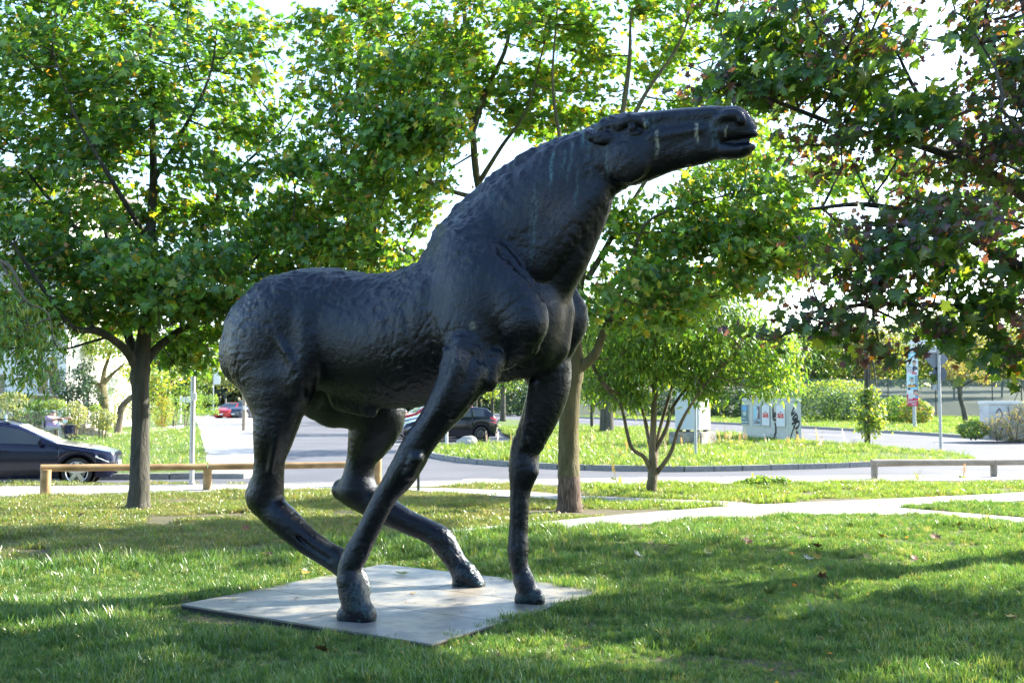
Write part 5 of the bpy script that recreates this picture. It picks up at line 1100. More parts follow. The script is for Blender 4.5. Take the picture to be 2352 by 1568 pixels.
# white graffiti wall at the right edge
x0, y0w = XY(2274, 1008); kk = y0w / FPX; gz = zt(y0w)
e = tag(empty('graffiti_wall', (x0, y0w, gz)), 'low white walled enclosure with faded graffiti at the right edge', 'wall')
hh = float(P(2274, 922, y0w)[2]) - gz
under(MB().box((x0 + 2.2, y0w + .5, gz + hh / 2 - .05), (4.4, .9, hh - .1)).build('wall', nmat('dirty_white', [(.3, (.36, .33, .31)), (.5, (.55, .54, .52)), (.7, (.62, .61, .60))], 1.3, .85, bump=.1)), e)
under(MB().box((x0 + 2.2, y0w + .5, gz + hh - .05), (4.5, 1.0, .14)).build('cap', M['render'], bevel=.03), e)
def wf(a, b_, j=0): return (x0 + a, y0w + .045 - j, gz + hh * (1 - b_))
fade = mat('faded_spray', (.22, .19, .20), .8)
g_ = strokes([[(.3, .3), (.45, .2), (.55, .4), (.4, .5), (.3, .7)], [(.8, .15), (.9, .5), (1.0, .3), (1.1, .5)], [(1.3, .2), (1.5, .4), (1.35, .55), (1.2, .4), (1.35, .2)], [(1.8, .25), (2.2, .35), (2.5, .3)], [(2.6, .15), (2.7, .6), (2.9, .2), (3.0, .6)]], wf, .03, 'graffiti', None); g_.data.materials.clear(); g_.data.materials.append(fade); under(g_, e)
# boulder
x, y = XY(1075, 1021); bm = bmesh.new(); bmesh.ops.create_icosphere(bm, subdivisions=4, radius=1)
for v in bm.verts: c = v.co; d = 1 + .10 * math.sin(3 * c.x + 1) + .08 * math.sin(4 * c.y + 2 * c.z) + .03 * math.sin(9 * c.x + 5 * c.z); v.co = (c.x * .44 * d * (1 - .12 * c.x), c.y * .30 * d, max(c.z, -.3) * .27 * d)
me = bpy.data.meshes.new('boulder'); bm.to_mesh(me); bm.free(); me.materials.append(M['boulder']); me.shade_smooth(); tag(link('boulder', me, loc=(x, y, zt(y) + .02)), 'pale rounded boulder in the grass beside the rear wheel of the black hatchback', 'rock')
# ------------------------------------------------------------------ chain link fence beyond the road
Yf = 95.0; e = tag(empty('chain_link_fence', ((1900 - 1176) / FPX * Yf, Yf, zt(Yf))), 'tall chain link sports fence with dark posts in front of the far trees', 'fence')
htop = float(P(2000, 870, Yf)[2]); wirem = bpy.data.materials.new('woven_wire'); wirem.use_nodes = True
bs = wirem.node_tree.nodes['Principled BSDF']; bs.inputs['Base Color'].default_value = (.16, .19, .20, 1); bs.inputs['Roughness'].default_value = .6
ge = N(wirem, 'ShaderNodeNewGeometry'); sx = N(wirem, 'ShaderNodeSeparateXYZ'); L(wirem, ge.outputs['Position'], sx.inputs[0])
def tri(sgn):
    a = N(wirem, 'ShaderNodeMath', operation='MULTIPLY_ADD'); L(wirem, sx.outputs[2], a.inputs[0]); a.inputs[1].default_value = sgn; L(wirem, sx.outputs[0], a.inputs[2])
    m_ = N(wirem, 'ShaderNodeMath', operation='PINGPONG'); L(wirem, a.outputs[0], m_.inputs[0]); m_.inputs[1].default_value = .05
    c_ = N(wirem, 'ShaderNodeMath', operation='LESS_THAN'); L(wirem, m_.outputs[0], c_.inputs[0]); c_.inputs[1].default_value = .012; return c_
a_ = N(wirem, 'ShaderNodeMath', operation='MAXIMUM'); L(wirem, tri(1).outputs[0], a_.inputs[0]); L(wirem, tri(-1).outputs[0], a_.inputs[1]); L(wirem, a_.outputs[0], bs.inputs['Alpha'])
pxs = [1700, 1762, 1824, 1865, 1902, 1970, 2039, 2092, 2148, 2208, 2278, 2345, 2410]
for i, px_ in enumerate(pxs):
    x = (px_ - 1176) / FPX * Yf; under(MB().tube([(x, Yf, zt(Yf)), (x, Yf, htop + .06)], .05, 8).build('post', M['darkmetal']), e)
    if px_ in (1865, 2345):
        for s_ in (-1, 1): under(MB().tube([(x, Yf, htop - .5), (x + s_ * 1.3, Yf + .02, zt(Yf))], .035, 6).build('brace', M['darkmetal']), e)
    if i < len(pxs) - 1:
        x2 = (pxs[i + 1] - 1176) / FPX * Yf; mb = MB(); mb.add([(x, Yf + .07, zt(Yf)), (x2, Yf + .07, zt(Yf)), (x2, Yf + .07, htop), (x, Yf + .07, htop)], [(0, 1, 2, 3)]); under(mb.build('mesh_panel', wirem), e)
# grassy bank behind the fence
mb = MB(); xa, xb_ = 5, 75; mb.add([(xa, 100, -.1), (xb_, 100, -.1), (xb_, 104, 1.2), (xa, 104, 1.2), (xb_, 140, 3.2), (xa, 140, 3.2)], [(0, 1, 2, 3), (3, 2, 4, 5)]); tag(mb.build('bank', nmat('bank_grass', [(.3, (.05, .065, .035)), (.7, (.075, .09, .05))], .6, .95, bump=0)), kind='structure')

# ------------------------------------------------------------------ shrubs, hedges, far trees
def shrub(name, label, cat, parts, n, size, cols, leafm='leaf', group=None, shape=OVAL, stems=True, shell=.35, sq=False):
    """parts: [(px, py centre, distance, rx, ry, rz in metres)] leaves near the outside of each rounded mass"""
    base = P(parts[0][0], parts[0][1], parts[0][2]); g0 = zt(base[1]); t = tag(empty(name, (base[0], base[1], g0)), label, cat, group)
    pos = []; w = np.array([p[3] * p[5] for p in parts]); w /= w.sum()
    for p, wi in zip(parts, w):
        c = P(p[0], p[1], p[2]); k = int(n * wi); d = rs.normal(size=(k, 3)); d /= np.linalg.norm(d, axis=1)[:, None]
        if sq: d = np.sign(d) * np.abs(d) ** .45; d /= np.maximum(1, np.abs(d).max(1))[:, None]
        lum = 1 + .13 * lattice_noise(d * 3 + p[0], 1.0, 51)
        r = (1 - shell * rs.rand(k) ** 1.5) * lum; q = c + d * r[:, None] * np.array(p[3:6]); q[:, 2] = np.maximum(q[:, 2], g0 + .03); pos.append(q)
    pos = np.concatenate(pos); n = len(pos); cen = pos.mean(0); out = pos - cen; out /= np.linalg.norm(out, axis=1)[:, None]
    nr_ = out * .8 + np.array([0, 0, .5]) + rs.normal(size=(n, 3)) * .6; nr_ /= np.linalg.norm(nr_, axis=1)[:, None]
    tag(under(link('foliage', leaf_mesh('foliage', pos, nr_, size * (1 + .3 * rs.normal(size=n)).clip(.4, 1.7), shape, palette(n, *cols), M[leafm])), t), kind='stuff')
    if stems:
        for p in parts:
            c = P(p[0], p[1], p[2])
            for _ in range(3):
                a = random.uniform(0, 6.28); mb = MB(); mb.tube([(c[0] + .1 * math.cos(a), c[1] + .1 * math.sin(a), g0 - .03), (c[0] + .3 * p[3] * math.cos(a), c[1] + .3 * p[4] * math.sin(a), c[2]), (c[0] + .6 * p[3] * math.cos(a), c[1] + .6 * p[4] * math.sin(a), c[2] + .5 * p[5])], [.035, .025, .01], 5); under(mb.build('stem', M['barkash']), t)
    return t
# leaf belt added behind the camera to darken reflections; far wood closing the view
nb = 26000; ang_ = rs.uniform(math.radians(195), math.radians(345), nb); rad_ = 15 + 1.5 * rs.normal(size=nb); hgt = 8.5 + 2.5 * lattice_noise(np.stack([ang_ * 8, 0 * ang_, 0 * ang_], 1), 1.5, 71)
bpos = np.stack([rad_ * np.cos(ang_) * 1.3, 2 + rad_ * np.sin(ang_), hgt * (1 - rs.rand(nb) ** 1.1)], 1); bn = rs.normal(size=(nb, 3)) + [0, .5, .5]; bn /= np.linalg.norm(bn, axis=1)[:, None]
tag(link('unseen_leaf_screen', leaf_mesh('unseen_leaf_screen', bpos, bn, rs.uniform(.25, .55, nb), OVAL, palette(nb, [(.03, .06, .02), (.045, .08, .025)], [1, 1]), M['leafdark'])), 'unseen belt of leaves added behind the viewer to darken reflections on the bronze', None, None, 'stuff')
n_ = 60000; wxx = rs.uniform(-75, 95, n_); top_ = 9 + 3.0 * lattice_noise(np.stack([wxx, 0 * wxx, 0 * wxx], 1), 7, 61) + 1.5 * lattice_noise(np.stack([wxx, 0 * wxx, 0 * wxx], 1), 2.5, 62)
wpos = np.stack([wxx, 152 + 4 * rs.normal(size=n_), top_ * (1 - rs.rand(n_) ** 1.3)], 1); wn = rs.normal(size=(n_, 3)) + [0, -.6, .5]; wn /= np.linalg.norm(wn, axis=1)[:, None]
wt = palette(n_, [(.035, .055, .022), (.055, .075, .028), (.08, .09, .03)], [3, 3, 2]); wt *= (1 + .5 * lattice_noise(wpos, 4.0, 63))[:, None]
tag(link('distant_wood', leaf_mesh('distant_wood', wpos, wn, rs.uniform(.5, 1.1, n_), OVAL, wt.clip(.005, .5), M['leafdark'])), 'hazy belt of distant trees closing the horizon', None, None, 'stuff')
DK = ([(.018, .045, .02), (.03, .065, .025), (.045, .085, .03)], [3, 3, 1]); MD = ([(.04, .085, .02), (.06, .12, .025), (.09, .15, .03)], [3, 3, 2]); LT = ([(.055, .105, .022), (.08, .135, .028), (.12, .155, .038)], [3, 3, 2]); PALE = ([(.065, .095, .045), (.10, .13, .065), (.15, .175, .10)], [3, 3, 2]); AU = ([(.06, .11, .02), (.11, .14, .03), (.20, .10, .03)], [4, 3, 1])
yk = lambda py, px=100: float(XY(px, py)[1])
def sc(y, p): return p * y / FPX
Yh = 46.0
shrub('shrub', 'loose pale leaved bush at the far left edge before the white building', 'shrub', [(30, 920, Yh + 1, .75, .6, .45), (15, 945, Yh + .5, .8, .6, .42)], 1500, .09, PALE)
shrub('hedge', 'low clipped dark hedge behind the seated man', 'hedge', [(75, 958, Yh, sc(Yh, 36), .5, sc(Yh, 16)), (130, 957, Yh, sc(Yh, 34), .5, sc(Yh, 17))], 2600, .06, DK, sq=True)
shrub('shrub', 'rounded green bush just left behind the head of the seated man', 'shrub', [(87, 931, Yh + 1.5, sc(Yh, 21), .5, sc(Yh, 13))], 900, .07, MD)
shrub('shrub', 'bright green bush just right above the seated man', 'shrub', [(126, 928, Yh + 1.5, sc(Yh, 26), .5, sc(Yh, 14))], 1000, .07, LT)
shrub('shrub', 'large rounded grey green bush right of the seated man', 'shrub', [(172, 950, Yh + .5, sc(Yh, 28), .6, sc(Yh, 28))], 2000, .07, PALE)
shrub('shrub', 'clipped pale shrub on thin stems beside the leaning trunk', 'shrub', [(236, 962, Yh - 2, sc(Yh, 31), .55, sc(Yh, 23))], 2300, .065, PALE)
shrub('shrub', 'small yellow green bush between the pale shrub and the dark yew', 'shrub', [(219, 936, Yh + 3, sc(Yh, 12), .4, sc(Yh, 9))], 500, .07, LT)
shrub('evergreen_bush', 'big dark blue green evergreen bush before the white building', 'shrub', [(165, 880, Yh + 4, 1.05, .9, .75), (190, 915, Yh + 4, 1.0, .8, .7), (200, 860, Yh + 4.5, .5, .5, .8)], 4200, .10, DK, leafm='leafdark')
shrub('shrub', 'egg shaped bush with reddish leaf tips on the lawn right of the left maple trunk', 'shrub', [(374, 945, yk(982, 374), .62, .6, sc(yk(982, 374), 38))], 2600, .075, AU)
shrub('hedge', 'clipped box shaped hedge in front of the far red car', 'hedge', [(475, 930, 72, sc(72, 23), 1.0, sc(72, 24))], 2200, .08, MD, sq=True, stems=False)
shrub('shrub', 'light green shrubs seen between leaning trunk and egg shaped bush', 'shrub', [(305, 925, 60, 1.0, .8, 1.1), (330, 945, 58, .8, .8, .8), (262, 928, 62, .9, .8, 1.0)], 2200, .10, LT)
shrub('hedge', 'dark hedge behind the notice board', 'hedge', [(425, 925, 66, 1.2, .8, 1.1), (400, 940, 64, .7, .8, .7)], 1400, .10, MD)
for i, (px_, py_, Yq, rx, rz, c, lb) in enumerate(((1880, 925, 78, 1.9, 1.35, DK, 'dark rounded bush just right of the poster cabinet'), (1935, 935, 76, 1.5, 1.05, DK, 'dark rounded bush touching the young street tree on its left'), (2060, 940, 74, 1.2, .95, MD, 'mid green bush left of the poster lamp post'), (2105, 945, 70, 1.0, .85, AU, 'yellowish bush around the foot of the poster lamp post'), (1800, 905, 86, 2.2, 1.2, LT, 'bright sunlit bush rising above the poster cabinet'), (1925, 895, 88, 2.6, .9, LT, 'bright tall shrubs between poster cabinet and young tree'))):
    shrub('shrub', lb, 'shrub', [(px_, py_, Yq, rx, 1.2, rz)], 2600, .15, c, group='bushes on the far verge', stems=False)
shrub('shrub', 'dark weedy bushes growing up in front of the graffiti wall', 'shrub', [(2330, 978, y0w - 1.0, 1.3, .6, .65), (2290, 985, y0w - .8, .6, .5, .42), (2370, 960, y0w - .6, .9, .5, .8)], 3600, .09, ([(.05, .07, .04), (.08, .09, .05), (.13, .11, .08)], [3, 3, 2]), shape=LANCE)
shrub('shrub', 'leafy green weeds beside the short post near the graffiti wall', 'shrub', [(2235, 985, y0w - .3, .7, .5, .38)], 1100, .10, LT)
shrub('nettle_patch', 'bushy green weeds on the near verge left of the right rail', 'weeds', [(1765, 1104, yk(1112, 1765), .5, .35, .10), (1715, 1108, yk(1112, 1715), .28, .25, .05)], 1100, .07, MD, stems=False)
# broken line of dark hedge and trees far behind the island
for i, (px_, py_, Yq, rx, rz) in enumerate(((1180, 915, 112, 3.0, 1.8), (1265, 922, 112, 2.6, 1.5), (1345, 920, 110, 2.6, 1.4), (1430, 925, 105, 2.6, 1.3), (1530, 925, 100, 2.6, 1.4), (1620, 928, 96, 2.2, 1.2), (1700, 925, 92, 2.4, 1.3))):
    shrub('hedge', ('dark hedge mass far behind the island, %s' % ('beside the front leg of the horse', 'just left of the greenish maple trunk', 'right beside the greenish maple trunk', 'left of the ash stems', 'behind the ash stems', 'behind the white cabinet', 'behind the poster cabinet')[i]), 'hedge', [(px_, py_, Yq, rx, 1.6, rz)], 2400, .22, DK, leafm='leafdark', group='dark hedges on the far verge', stems=False)
def simple_tree(name, label, px, py, Yq, th, crowns, n, size, cols, tw=.12, group=None, per=24, barkm='bark', blob=.5, shape=OVAL, leafm='leaf'):
    x = (px - 1176) / FPX * Yq; g0 = zt(Yq) if py is None else float(P(px, py, Yq)[2]); tz = th
    limbs = [([(x, Yq, g0 - .05), (x, Yq, g0 + .2), (x + .02 * tw, Yq, g0 + th * .5), (x, Yq, g0 + th)], [tw * 1.3, tw, tw * .85, tw * .5])]
    cs = cloud(n, [((P(c[0], c[1], Yq + (c[5] if len(c) > 5 else 0))), (c[2], c[3], c[4]), c[2] * c[4]) for c in crowns], blob * .35)
    for i in range(5):
        c = cs[rs.randint(len(cs))]; limbs.append(([(x, Yq, g0 + th * (.6 + .08 * i)), tuple(np.array([x, Yq, g0 + th]) * .4 + c * .6), tuple(c)], [tw * .5, tw * .3, tw * .1]))
    k = len(cs) * per
    return tree(name, label, limbs, cs, per=per, blob=blob, size=size, shape=shape, cols=palette(k, *cols), barkm=barkm, group=group, twig=.015, leafm=leafm)
YG = ([(.045, .07, .022), (.065, .088, .026), (.09, .10, .03)], [3, 3, 2])
sides = ['far left end of the row behind the poster cabinet', 'behind the gap beside the young tree', 'behind the poster lamp post', 'behind the street name sign', 'behind the small crooked tree', 'at the right edge beyond the fence', 'above the poster cabinet', 'further back between the two sign posts', 'further back at the right edge']
for i, (px_, cy, rx, rz, c, Yq) in enumerate(((1760, 830, 3.6, 3.0, YG, 112), (1880, 815, 3.6, 3.2, MD, 116), (1990, 800, 3.8, 3.4, YG, 112), (2090, 815, 3.4, 3.2, MD, 118), (2190, 810, 3.6, 3.2, YG, 110), (2300, 815, 3.8, 3.0, YG, 114), (1690, 800, 4.0, 3.6, MD, 125), (2140, 770, 4.5, 3.4, YG, 130), (2350, 780, 4.5, 3.4, MD, 130))):
    simple_tree('far_tree', 'hazy ' + ('yellow green' if c is YG else 'mid green') + ' tree ' + sides[i], px_, None, Yq, 4.0, [(px_, cy, rx * 1.1, 2.5, rz * 1.1)], 170, .32, c, group='trees beyond the chain link fence', per=26, blob=1.0)
for i, (px_, py_, Yq, cr, c, lb) in enumerate(((1393, 1004, 52, [(1393, 800, 1.8, 2, 1.6), (1450, 790, 1.5, 1.5, 1.2)], MD, 'thick dark trunk tree on the grass right of the greenish maple'), (1359, 996, 58, [(1359, 905, .6, .6, .5), (1359, 830, 1.4, 1.4, 1.2)], LT, 'slender tree between greenish maple and the thick dark trunk'), (1155, 964, 75, [(1155, 850, 2.2, 2, 1.3)], MD, 'straight trunk tree behind the black hatchback tail'), (1131, 962, 80, [(1125, 850, 1.6, 1.6, 1.2), (1131, 900, .5, .5, .5)], LT, 'thin tree just left of the straight trunk behind the hatchback'), (1093, 965, 78, [(1080, 845, 2.2, 2, 1.2)], LT, 'thin tree showing above the roof of the black hatchback'))):
    simple_tree('street_tree', lb, px_, py_, Yq, 3.6, cr, 70, .2, c, tw=(.36, .10, .2, .12, .14)[i], per=26, blob=.6)
for px_, Yq, rx, rz, cy, lb in ((1225, 40, 2.7, 1.7, 700, 'tree standing behind the far front leg of the horse whose crown is mostly hidden'), (1060, 57, 3.2, 2.0, 760, 'tree beyond the blue car behind the near front leg of the horse'), (850, 74, 3.2, 2.2, 810, 'tree beyond the silver cars behind the hind leg of the horse')):
    simple_tree('street_tree', lb, px_, None, Yq, 3.4, [(px_, cy, rx, 2.4, rz)], 90, .2, MD, tw=.13, per=30, blob=.6, group='street trees hidden by the horse')
simple_tree('young_tree', 'thin young street tree with leafy shoots all along its trunk', 1990, 1018, yk(1018, 1990), 5.5, [(1995, 945, .5, .45, .95), (2005, 975, .35, .3, .35), (1985, 900, .3, .3, .35)], 60, .12, LT, tw=.10, per=34, blob=.26)
Yt = yk(968, 2216); x = (2216 - 1176) / FPX * Yt; g0 = float(P(2216, 968, Yt)[2])
q = lambda *a: lim(a, .09, .02)
limbs = [([(x, Yt, g0 - .1), tuple(P(2213, 940, Yt)), tuple(P(2206, 915, Yt)), tuple(P(2203, 890, Yt)), tuple(P(2200, 850, Yt))], [.20, .17, .15, .13, .05]), q((2203, 893, Yt), (2230, 875, Yt), (2262, 868, Yt), (2295, 878, Yt)), q((2203, 895, Yt), (2185, 875, Yt), (2165, 862, Yt)), q((2203, 885, Yt), (2225, 850, Yt), (2250, 835, Yt))]
CL = cloud(95, [E(2220, 845, Yt, 2.0, 1.4, .85, 2), E(2268, 865, Yt, 1.0, 1.0, .5, 1), E(2180, 850, Yt, .8, 1, .6, .7)], .22)
tree('small_tree', 'small crooked tree with sparse pale autumn leaves right of the street sign', limbs, CL, per=20, blob=.42, size=.16, shape=OVAL, cols=palette(95 * 20, [(.07, .085, .045), (.11, .12, .06), (.14, .12, .06)], [3, 3, 1])[:len(CL) * 20], barkm='bark')
# old pollarded tree and leaning trunk across the road
Yp = yk(985, 240); q = lambda *a: lim(a, .17, .05)
limbs = [([tuple(P(241, 985, Yp)), tuple(P(240, 950, Yp)), tuple(P(236, 915, Yp)), tuple(P(233, 890, Yp)), tuple(P(232, 880, Yp))], [.30, .27, .25, .27, .22]), q((233, 892, Yp), (205, 865, Yp), (180, 838, Yp), (150, 800, Yp)), q((234, 890, Yp), (240, 850, Yp), (250, 820, Yp), (262, 770, Yp)), q((234, 885, Yp), (255, 862, Yp), (285, 835, Yp))]
CL = cloud(150, [E(250, 770, Yp, 2.6, 1.8, 1.2, 2), E(170, 790, Yp, 1.5, 1.5, .8, 1), E(320, 850, Yp + 4, 1.2, 1.2, .7, .6)], .3)
tree('old_tree', 'old forked tree with mossy bark behind the left maple trunk', limbs, CL, per=26, blob=.6, size=.2, shape=OVAL, cols=palette(len(CL) * 26, *LT), barkm='barkgreen')
Yl = yk(995, 272)
limbs = [([tuple(P(271, 996, Yl)), tuple(P(274, 965, Yl)), tuple(P(280, 935, Yl)), tuple(P(298, 915, Yl)), tuple(P(330, 890, Yl))], [.19, .17, .15, .13, .05])]
CL = cloud(40, [E(345, 870, Yl, 1.0, 1.0, .5, 2)], .25)
tree('leaning_tree', 'bare leaning trunk curving right behind the left maple', limbs, CL, per=24, blob=.4, size=.16, shape=OVAL, cols=palette(len(CL) * 24, *AU), barkm='barkash')
for i, (px_, cy, Yq, rx, rz, c, lb) in enumerate(((560, 840, 110, 3.5, 2.6, YG, 'pale yellow green tree far behind the rump of the horse'), (440, 850, 115, 3.5, 2.6, LT, 'light green tree far beyond the notice board'), (640, 830, 120, 3.0, 3.0, MD, 'green tree far beyond the parking row'), (330, 860, 100, 3.0, 2.4, AU, 'autumn tinged tree far behind the left maple'), (900, 840, 125, 5.0, 3.5, MD, 'broad green tree far beyond the belly of the horse'), (1250, 840, 120, 4.0, 3.0, MD, 'green tree far beyond the greenish maple trunk'), (1500, 820, 118, 4.0, 3.4, MD, 'green tree far beyond the low ash'))):
    simple_tree('far_tree', lb, px_, None, Yq, 3.5, [(px_, cy, rx, 2.5, rz)], 80, .34, c, group='trees at the end of the side street', per=22, blob=1.1)

# ------------------------------------------------------------------ white building at the left
Yb = 56.0
def bx_(px_): return (px_ - 1176) / FPX * Yb
e = tag(empty('apartment_building', (bx_(40), Yb, zt(Yb))), 'white rendered apartment building behind the hedges at the left edge', 'building')
def bl(mb, name, m, **k): o = mb.build(name, m, **k); under(o, e); return o
xr = bx_(152); xl = bx_(-330); Hb = 13.5
bl(MB().box(((xl + xr) / 2, Yb + 5, Hb / 2 - .1), (xr - xl, 10, Hb)), 'wall', M['render'])
bl(MB().box(((xl + xr) / 2, Yb + 5, Hb + .15), (xr - xl + .6, 10.6, .35)), 'roof', mat('roof_edge', (.25, .22, .2), .8))
dg = mat('window_glass', (.05, .06, .07), .06, 0, .8)
for fl in range(4):
    for wi in range(5):
        wx_ = xr - .32 - 2.9 * wi - .55; wz = 1.9 + fl * 2.9 + .3
        w_ = bl(MB().box((wx_, Yb - .01, wz), (1.1, .10, 1.35)), 'window', dg)
        o = MB().box((wx_, Yb - .075, wz), (.06, .04, 1.35)).build('mullion', M['white']); o.parent = w_; pass
        o = MB().box((wx_, Yb - .09, wz - .71), (1.25, .2, .06)).build('sill', M['metal']); o.parent = w_; pass
bl(MB().box((bx_(86), Yb - .5, float(P(86, 906, Yb)[2])), (3.6, 1.0, .10)), 'canopy', M['metal'])
wr_ = MB(); cw = P(118, 848, Yb - .1)
wr_.tube([(cw[0] + .19 * math.cos(a), Yb - .12, cw[2] + .19 * math.sin(a)) for a in np.linspace(0, 2 * math.pi, 18)], .065, 8); o = wr_.build('door_wreath', mat('wreath_brown', (.16, .08, .05), .9), smooth=50)
tag(o, 'round brown wreath hanging on the white wall of the building', 'wreath')
# ------------------------------------------------------------------ dry stone wall
Yw = yk(1003, 150); e = tag(empty('stone_wall', ((150 - 1176) / FPX * Yw, Yw + .5, zt(Yw))), 'low dry stone garden wall stepping down to the right behind the seated man', 'wall')
sm = [MB().box((0, 0, 0), (1, 1, 1)).mesh('stone', M['stone'], bevel=.10) for _ in range(1)]
hw_ = lambda px_: 1.06 if px_ < 112 else (.80 if px_ < 160 else max(.15, .68 - (px_ - 160) * .0068))
px_ = 30.0; c_ = 0
z = 0
for row in range(8):
    px_ = 28 + random.uniform(0, 8)
    while px_ < 236:
        w = random.uniform(9, 21); h = .135
        if (row + .6) * h < hw_(px_ + w / 2) and c_ < 290:
            o = bpy.data.objects.new('stone', sm[0]); C.objects.link(o); o.parent = e
            o.location = ((px_ + w / 2 - 1176) / FPX * Yw - e.location.x, random.uniform(-.02, .02), (row + .5) * h); o.scale = (w * Yw / FPX - .012, .32, h - .012); o.rotation_euler = (0, random.uniform(-.03, .03), random.uniform(-.04, .04)); c_ += 1
        px_ += w
# ------------------------------------------------------------------ seated man with a rollator
Ym = 43.5; k = Ym / FPX; g0 = zt(Ym); xm = (125 - 1176) / FPX * Ym
def pm_(cx, cy, dy=0.0): D = ((0 + cx / 4.48) / 1.7415, (1450 + cy / 4.48) / 1.7415); q_ = P(D[0], D[1], Ym); return (float(q_[0]), Ym + dy, float(q_[2]))
def zfix(p): return p
skin = mat('skin', (.45, .26, .20), .6); shirt = nmat('checked_shirt', [(.35, (.10, .10, .45)), (.5, (.45, .40, .60)), (.6, (.50, .12, .15))], 26, .8, bump=0); trous = mat('beige_trousers', (.42, .38, .33), .8); shoe = mat('brown_shoe', (.12, .07, .05), .7)
root = tag(empty('person', (xm, Ym, g0)), 'seated man in a flat cap, checked shirt and beige trousers holding a walking frame', 'person')
J = {'pelvis': (900, 1150, 0), 'belly': (935, 1080, 0), 'chest': (910, 1010, 0), 'neck': (935, 965, 0), 'head': (952, 925, 0), 'crown': (948, 895, 0),
     'shR': (895, 990, -.2), 'elR': (985, 1020, -.24), 'wrR': (1100, 1008, -.2), 'haR': (1135, 1000, -.18), 'shL': (905, 990, .2), 'elL': (1050, 1020, .25), 'wrL': (1170, 995, .2), 'haL': (1225, 990, .18),
     'hipR': (915, 1165, -.12), 'knR': (1120, 1165, -.16), 'anR': (1125, 1330, -.16), 'toR': (1190, 1385, -.16), 'hipL': (915, 1165, .12), 'knL': (1140, 1160, .16), 'anL': (1150, 1320, .16), 'toL': (1215, 1375, .16)}
R_ = {'pelvis': .19, 'belly': .20, 'chest': .18, 'neck': .07, 'head': .10, 'crown': .085, 'shR': .09, 'elR': .055, 'wrR': .038, 'haR': .045, 'shL': .09, 'elL': .055, 'wrL': .038, 'haL': .045, 'hipR': .12, 'knR': .085, 'anR': .065, 'toR': .045, 'hipL': .12, 'knL': .085, 'anL': .065, 'toL': .045}
F2 = Field((xm - 1.2, Ym - .7, g0 - .1), (xm + 1.6, Ym + .7, g0 + 1.6), .022)
def bone(a, b_, kk_=.05): 
    A_, B_ = np.array(pm_(*J[a])), np.array(pm_(*J[b_])); F2.tube([(A_, R_[a], 1), (B_, R_[b_], 1)], kk_)
for a, b_ in (('pelvis', 'belly'), ('belly', 'chest'), ('chest', 'neck'), ('neck', 'head'), ('head', 'crown'), ('chest', 'shR'), ('shR', 'elR'), ('elR', 'wrR'), ('wrR', 'haR'), ('chest', 'shL'), ('shL', 'elL'), ('elL', 'wrL'), ('wrL', 'haL'), ('pelvis', 'hipR'), ('hipR', 'knR'), ('knR', 'anR'), ('anR', 'toR'), ('pelvis', 'hipL'), ('hipL', 'knL'), ('knL', 'anL'), ('anL', 'toL')): bone(a, b_)
nose = np.array(pm_(975, 930)); F2.tube([(nose, .02, 1), (nose + .01, .02, 1)], .03)
for sd in (-1, 1):
    for hn in ('haR', 'haL')[(sd + 1) // 2:(sd + 1) // 2 + 1]:
        h0 = np.array(pm_(*J[hn]))
        for f_ in range(5): F2.tube([(h0 + [.02, (f_ - 2) * .022, 0], .014, 1), (h0 + [.07, (f_ - 2) * .024, -.01], .012, 1), (h0 + [.075, (f_ - 2) * .022, -.05], .011, 1)], .01)
Vm, Qm = surface_nets(F2); me = bpy.data.meshes.new('body'); me.from_pydata(Vm.tolist(), [], Qm.tolist())
for m_ in (skin, shirt, trous, shoe): me.materials.append(m_)
cenf = np.array([np.mean(Vm[list(q_)], 0) for q_ in Qm]); wz = np.array(pm_(0, 1135))[2]; nz = np.array(pm_(0, 962))[2]; az = np.array(pm_(0, 1345))[2]; ex = np.array(pm_(1000, 0))[0]
mi = np.where(cenf[:, 2] > nz, 0, np.where(cenf[:, 2] > wz, np.where((cenf[:, 0] > ex) & (cenf[:, 2] > np.array(pm_(0, 1045))[2]), 0, 1), np.where(cenf[:, 2] > az, 2, 3)))
me.polygons.foreach_set('material_index', mi.astype(np.int32)); me.shade_smooth(); under(link('body', me), root)
c0 = pm_(950, 880); under(MB().lathe([(.001, .075), (.07, .065), (.115, .03), (.12, .0), (.11, -.02)], c0, 'z', 20).build('cap', mat('grey_cap', (.14, .17, .16), .9), smooth=60), root)
under(MB().box((c0[0] + .12, c0[1], c0[2] - .01), (.10, .16, .02)).build('cap_peak', mat('grey_cap_peak', (.14, .17, .16), .9), bevel=.008), root)
# garden chair
root = tag(empty('garden_chair', pm_(880, 1180)), 'thin framed metal garden chair the man sits on', 'chair')
for dy in (-.24, .24):
    under(MB().tube([pm_(800, 1050, dy), pm_(830, 1180, dy), pm_(1000, 1200, dy)], .014, 6).build('side_frame', M['metal']), root)
    under(MB().tube([pm_(830, 1170, dy), pm_(815, 1375, dy)], .012, 6).build('leg', M['metal']), root); under(MB().tube([pm_(995, 1200, dy), pm_(1010, 1385, dy)], .012, 6).build('leg', M['metal']), root)
c0 = pm_(910, 1205); under(MB().box(c0, (.42, .46, .02)).build('seat', M['metal']), root)
c0 = pm_(812, 1100); under(MB().box(c0, (.015, .46, .28)).build('backrest', M['metal']), root)
